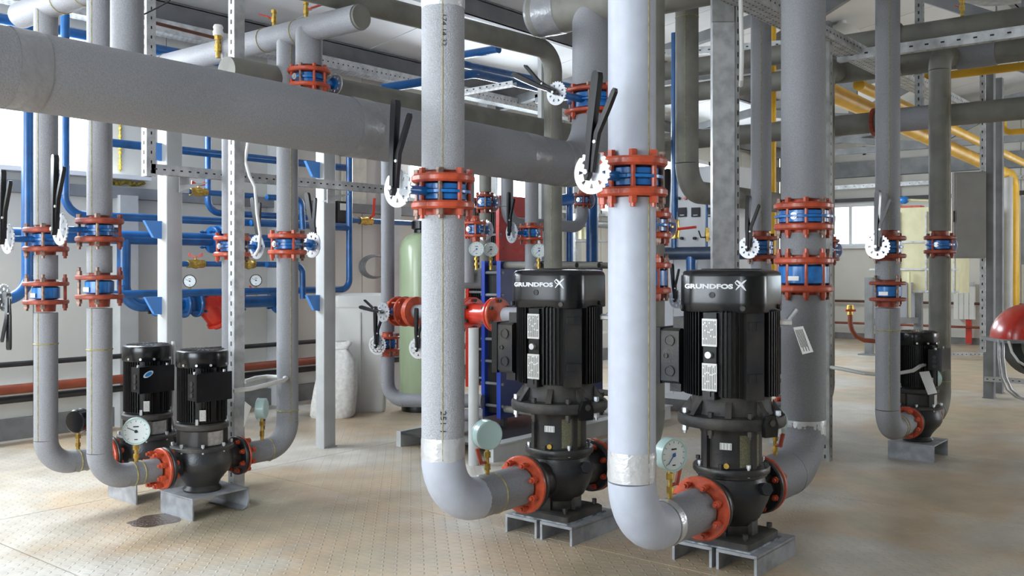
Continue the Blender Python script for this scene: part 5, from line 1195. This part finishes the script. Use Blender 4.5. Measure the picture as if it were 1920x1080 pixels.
# radiator
p = onX(1806, 565, 15.3); r = thing('radiator', (15.38, p.y, p.z-.28), 'white sectional radiator on the far wall', 'radiator'); w_ = (onX(1787, 565, 15.35).y-onX(1826, 565, 15.35).y)
for k in range(4):
    yk = p.y+w_/2-w_*(k+.5)/4; MB().span((15.33, yk-w_*.115, p.z-.27), (15.42, yk+w_*.115, p.z+.22)).build('section', whitep, r); MB().span((15.34, yk-w_*.08, p.z+.22), (15.41, yk+w_*.08, p.z+.29)).build('grille', galv, r)
MB().span((15.36, p.y-.06-.04, 0.02), (15.4, p.y-.06+.04, p.z-.27)).build('bracket', redp, r)
tag(MB().cyl((15.3, 0, .27), (15.3, 6.4, .27), .018, n=10).build('wall_pipe', orpipe), 'thin red heating pipe low along the far wall', 'pipe')
tag(MB().cyl((15.36, 0, .62), (15.36, 6.4, .62), .02, n=10).build('wall_pipe', brown), 'thin dark pipe along the far wall above the red one', 'pipe')
# orange hose with brass valve
pts = [W(1594, 585, 9), W(1594, 605, 9), W(1598, 620, 9), W(1606, 631, 9), W(1620, 638, 9), W(1645, 640, 9), W(1700, 641, 9)]
r = thing('standpipe', pts[0], 'red-painted curved standpipe with a brass valve, left of the right-hand riser', 'pipe'); MB().tube(pts, .022, 12).build('tube', orpipe, r)
MB().tube([W(1594, 590, 9), W(1594, 584, 9), W(1594, 580, 9), W(1594, 572, 9)], [.03, .024, .038, .03], 10).build('brass_valve', brass, r); MB().bar(W(1585, 582, 8.95), W(1604, 582, 8.95), .02, .02).build('handle', orange, r)
# grey cabinet on posts
cb = W(1817, 482, 8.3); r = thing('electrical_cabinet', (cb.x, cb.y, zat(484, 8.3)), 'tall grey electrical cabinet mounted on dark posts at the right', 'cabinet')
Mk = Matrix.Rotation(AZ-PI/2-.35, 4, 'Z'); H_ = zat(322, 8.3)-zat(484, 8.3)
q = MB(Mk); q.span((-.12, 0, 0), (.135, .22, H_)); q.build('body', cabm, r, local=True); q = MB(Mk); q.span((-.10, -.012, .015), (.13, 0, H_-.015)); q.build('door', cabm, r, local=True); q = MB(Mk); q.span((-.125, -.01, H_*.42), (-.115, .0, H_*.55)); q.build('latch', holes, r, local=True)
q = MB(Mk); q.span((-.135, .02, -.0), (-.12, .05, H_)); q.build('side_trim', mat('pale_edge', (.6, .55, .55), .4), r, local=True)
for px, d, wd, lab, zt_, yb in ((1855, 8.42, .085, 'dark grey steel post carrying the electrical cabinet', 3.2, 0), (1873, 8.75, .07, 'second dark grey steel post just behind the first', 2.9, 0)):
    p = W(px, 700, d); column(lab, p.x, p.y, wd, wd, zt_, steelgrey, 'steel_post')
p = W(1842, 700, 8.3); channel('slotted strut beside the dark grey post, below the electrical cabinet', (p.x, p.y, zat(660, 8.3)), (p.x, p.y, 2.9), .04, .03, (1, 0, 0), pitch=.07)
p = W(1850, 715, 8.5); channel('low slotted rail near the floor at the right edge', W(1845, 714, 8.4), W(1960, 722, 8.2), .05, .04, (0, 0, 1), 'strut_rail', 'rail')
channel('far low slotted rail on the floor in front of the radiator', W(1783, 667, 12.0), W(1880, 667, 11.9), .06, .04, (0, 0, 1), 'strut_rail', 'rail')
# red burner
bc = W(1935, 640, 6.6); r = thing('gas_burner', bc, 'glossy red domed burner hood with grey cables at the right edge', 'burner')
Mb = Matrix.Rotation(AZ-PI/2, 4, 'Z'); q = MB(Mb); vs = []; n = 20; K = 14; RX, RZ = .262, .245
for i in range(K+1):
    ph = PI*i/K
    for k in range(n+1):
        th = PI*k/n; x = -math.cos(th)*RX; z = math.sin(th)*RZ; yy = -.16*math.cos(ph)*math.sin(th)**.6*.999; f = math.sin(ph)**.35 if 0 < i < K else .0
        vs.append((x*(.55+.45*f), -.18+.36*i/K, z*(.6+.4*f)))
q.add(vs, [(i*(n+1)+k, i*(n+1)+k+1, (i+1)*(n+1)+k+1, (i+1)*(n+1)+k) for i in range(K) for k in range(n)]+[tuple(range(n, -1, -1)), tuple(K*(n+1)+k for k in range(n+1))]); q.v = [(v[0], v[1], v[2]+.02) for v in q.v]; q.build('hood', redp, r, local=True, ang=60)
q = MB(Mb); q.span((-.268, -.19, -.0), (.268, .19, .022)); q.build('hood_rim', steelgrey, r, local=True)
q = MB(Mb); q.lathe([(.25, -.06), (.25, .10), (.19, .10), (.19, -.06)], 40, (.06, 0, -.0), Matrix.Rotation(PI/2, 4, 'X')); q.build('fan_housing', mat('dark_green_housing', (.012, .02, .022), .5), r, local=True)
q = MB(Mb); q.lathe([(.001, -.05), (.19, -.05), (.19, .02), (.001, .02)], 40, (.06, 0, 0), Matrix.Rotation(PI/2, 4, 'X')); q.build('fan_inlet', cabm, r, local=True)
for dx, dd_, nm in ((0, 0, 0), (8, .02, 1)):
    MB().tube([W(1873+dx, 638, 6.45), W(1873+dx, 670, 6.4), W(1877+dx, 705, 6.4), W(1888+dx, 730, 6.4), W(1905+dx, 744, 6.4), W(1935, 752, 6.4)], .009, 8).build('cable', galv, r)
MB().tube([W(1891, 640, 6.4), W(1897, 660, 6.35), W(1910, 678, 6.3), W(1930, 690, 6.3)], .008, 8).build('cable', conduit, r)
# gas pipes
ys_ = 2.85
A_ = onY(1545, 152, ys_); zz = 2.5
pipe('thick yellow gas pipe running away under the roof then dropping at the far right', [Vector((7.15, ys_, 2.60)), Vector((15.0, 2.95, 2.45)), Vector((15.0, 2.95, .3))], .075, yellow, .25, name='gas_pipe')
pipe('thinner yellow gas pipe beside the thick one under the roof', [Vector((7.3, ys_-.35, zz+.05)), Vector((14.3, ys_-.2, zz+.05))], .045, yellow, .1, name='gas_pipe')
for k, (xx, lab) in enumerate(((7.6, 'yellow cross branch of the gas pipe near the tall risers'), (11.2, 'yellow cross branch of the gas pipe over the far end'))):
    pipe(lab, [Vector((xx, .2, zz+.1)), Vector((xx, 2.3, zz+.1)), Vector((xx, 2.3, zz+.35)), Vector((xx, 2.9, zz+.35))][:3+k], .03, yellow, .08, name='gas_pipe')
p = W(1449, 300, 8.2); pipe('slim upright yellow gas pipe left of the thick taped riser', [Vector((p.x, p.y, .5)), Vector((p.x, p.y, 3.4))], .028, yellow, .1, name='gas_pipe')
tag(MB().lathe([(.03, 0), (.07, .02), (.07, .12), (.03, .14)], 16, (p.x, p.y, zat(172, 8.2))).build('pipe_coupling', rust), 'rust-red coupling on the slim upright yellow pipe', 'coupling')
p = W(1890, 400, 13.0); pipe('tall pale grey pipe beside the yellow drop at the far right', [Vector((p.x, p.y, .2)), Vector((p.x, p.y, 2.4))], .06, colpaint, .1, name='painted_pipe')
p = W(1914, 420, 12.5); r = thing('far_panel', (p.x, p.y, 1.0), 'dark framed board at the right edge behind the yellow drop pipe', 'board'); MB().span((p.x, p.y-.25, 1.2), (p.x+.03, p.y+.0, 2.1)).build('board', steelgrey, r)
# dark round duct at the top right
p = W(1890, -8, 7.5); tag(MB().lathe([(.30, 0), (.33, .02), (.33, .5), (.3, .52)], 32, (p.x, p.y, p.z)).build('ventilation_duct', galvd), 'dark round duct end at the top right corner', 'duct')
# puddle
pc = W(290, 975, 4.33); q = MB(); n = 40; pts = []
for k in range(n):
    th = 2*PI*k/n; f = 1+.35*noise.noise(Vector((math.cos(th)*1.6, math.sin(th)*1.6, 3.3))); pts.append((pc.x+.13*f*math.cos(th), pc.y+.10*f*math.sin(th)))
c_ = (sum(p[0] for p in pts)/n, sum(p[1] for p in pts)/n)
q.add([(x, y, .0012) for x, y in pts]+[(c_[0], c_[1], .0022)], [(k, (k+1) % n, n) for k in range(n)]); o = q.build('puddle', wet); tag(o, 'small dark wet patch on the floor in front of the small pumps', 'puddle')

# valve at the left picture edge, shelf, pendant lamps
pe = W(-38, 558, 4.7)
valve('black lever hanging down from a small toothed disc at the left picture edge', pe, .035, .18, .045, D2R(-51), .12, .26, PI, 1, 4, .02, wbolt=.011, om=bluebody, neck=False)
p = W(1118, 452, 10.6); r = thing('wall_shelf', p, 'narrow galvanised shelf with two boards, seen between the blue pipes', 'shelf')
a = W(1078, 452, 10.6); b_ = W(1165, 452, 10.6); dz = zat(420, 10.6)-zat(452, 10.6)
for k in (0, 1): MB().bar(a+Vector((0, 0, dz*k)), b_+Vector((0, 0, dz*k)), .3, .02).build('board', galv, r)
for q in (a, b_): MB().bar((q.x, q.y, 0), q+Vector((0, 0, dz*1.6)), .04, .04).build('upright', galv, r)
for px, wd_ in ((1089, 'left'), (1099, 'middle'), (1109, 'right')):
    q = W(px, 450, 10.6); tag(MB().box((q.x, q.y, q.z+.075), (.05, .05, .13)).build('jar', cream), 'small cream container on the narrow galvanised shelf, %s of three' % wd_, 'container', 'containers on the shelf')
for px, py, d, lab in ((1578, 66, 9.5, 'white dome lamp under the roof, left of the tall right riser'), (1868, 118, 9.0, 'white dome lamp under the roof near the top right corner')):
    q = W(px, py, d); r = thing('pendant_lamp', q, lab, 'lamp')
    MB().lathe([(.19, -.05), (.195, -.04), (.17, .03), (.10, .09), (.05, .11), (.04, .16)], 28).build('shade', whitep, r, local=True)
    MB().cyl((0, 0, .15), (0, 0, roofz(q.y)-q.z-.02), .008, n=6).build('rod', steelgrey, r, local=True)
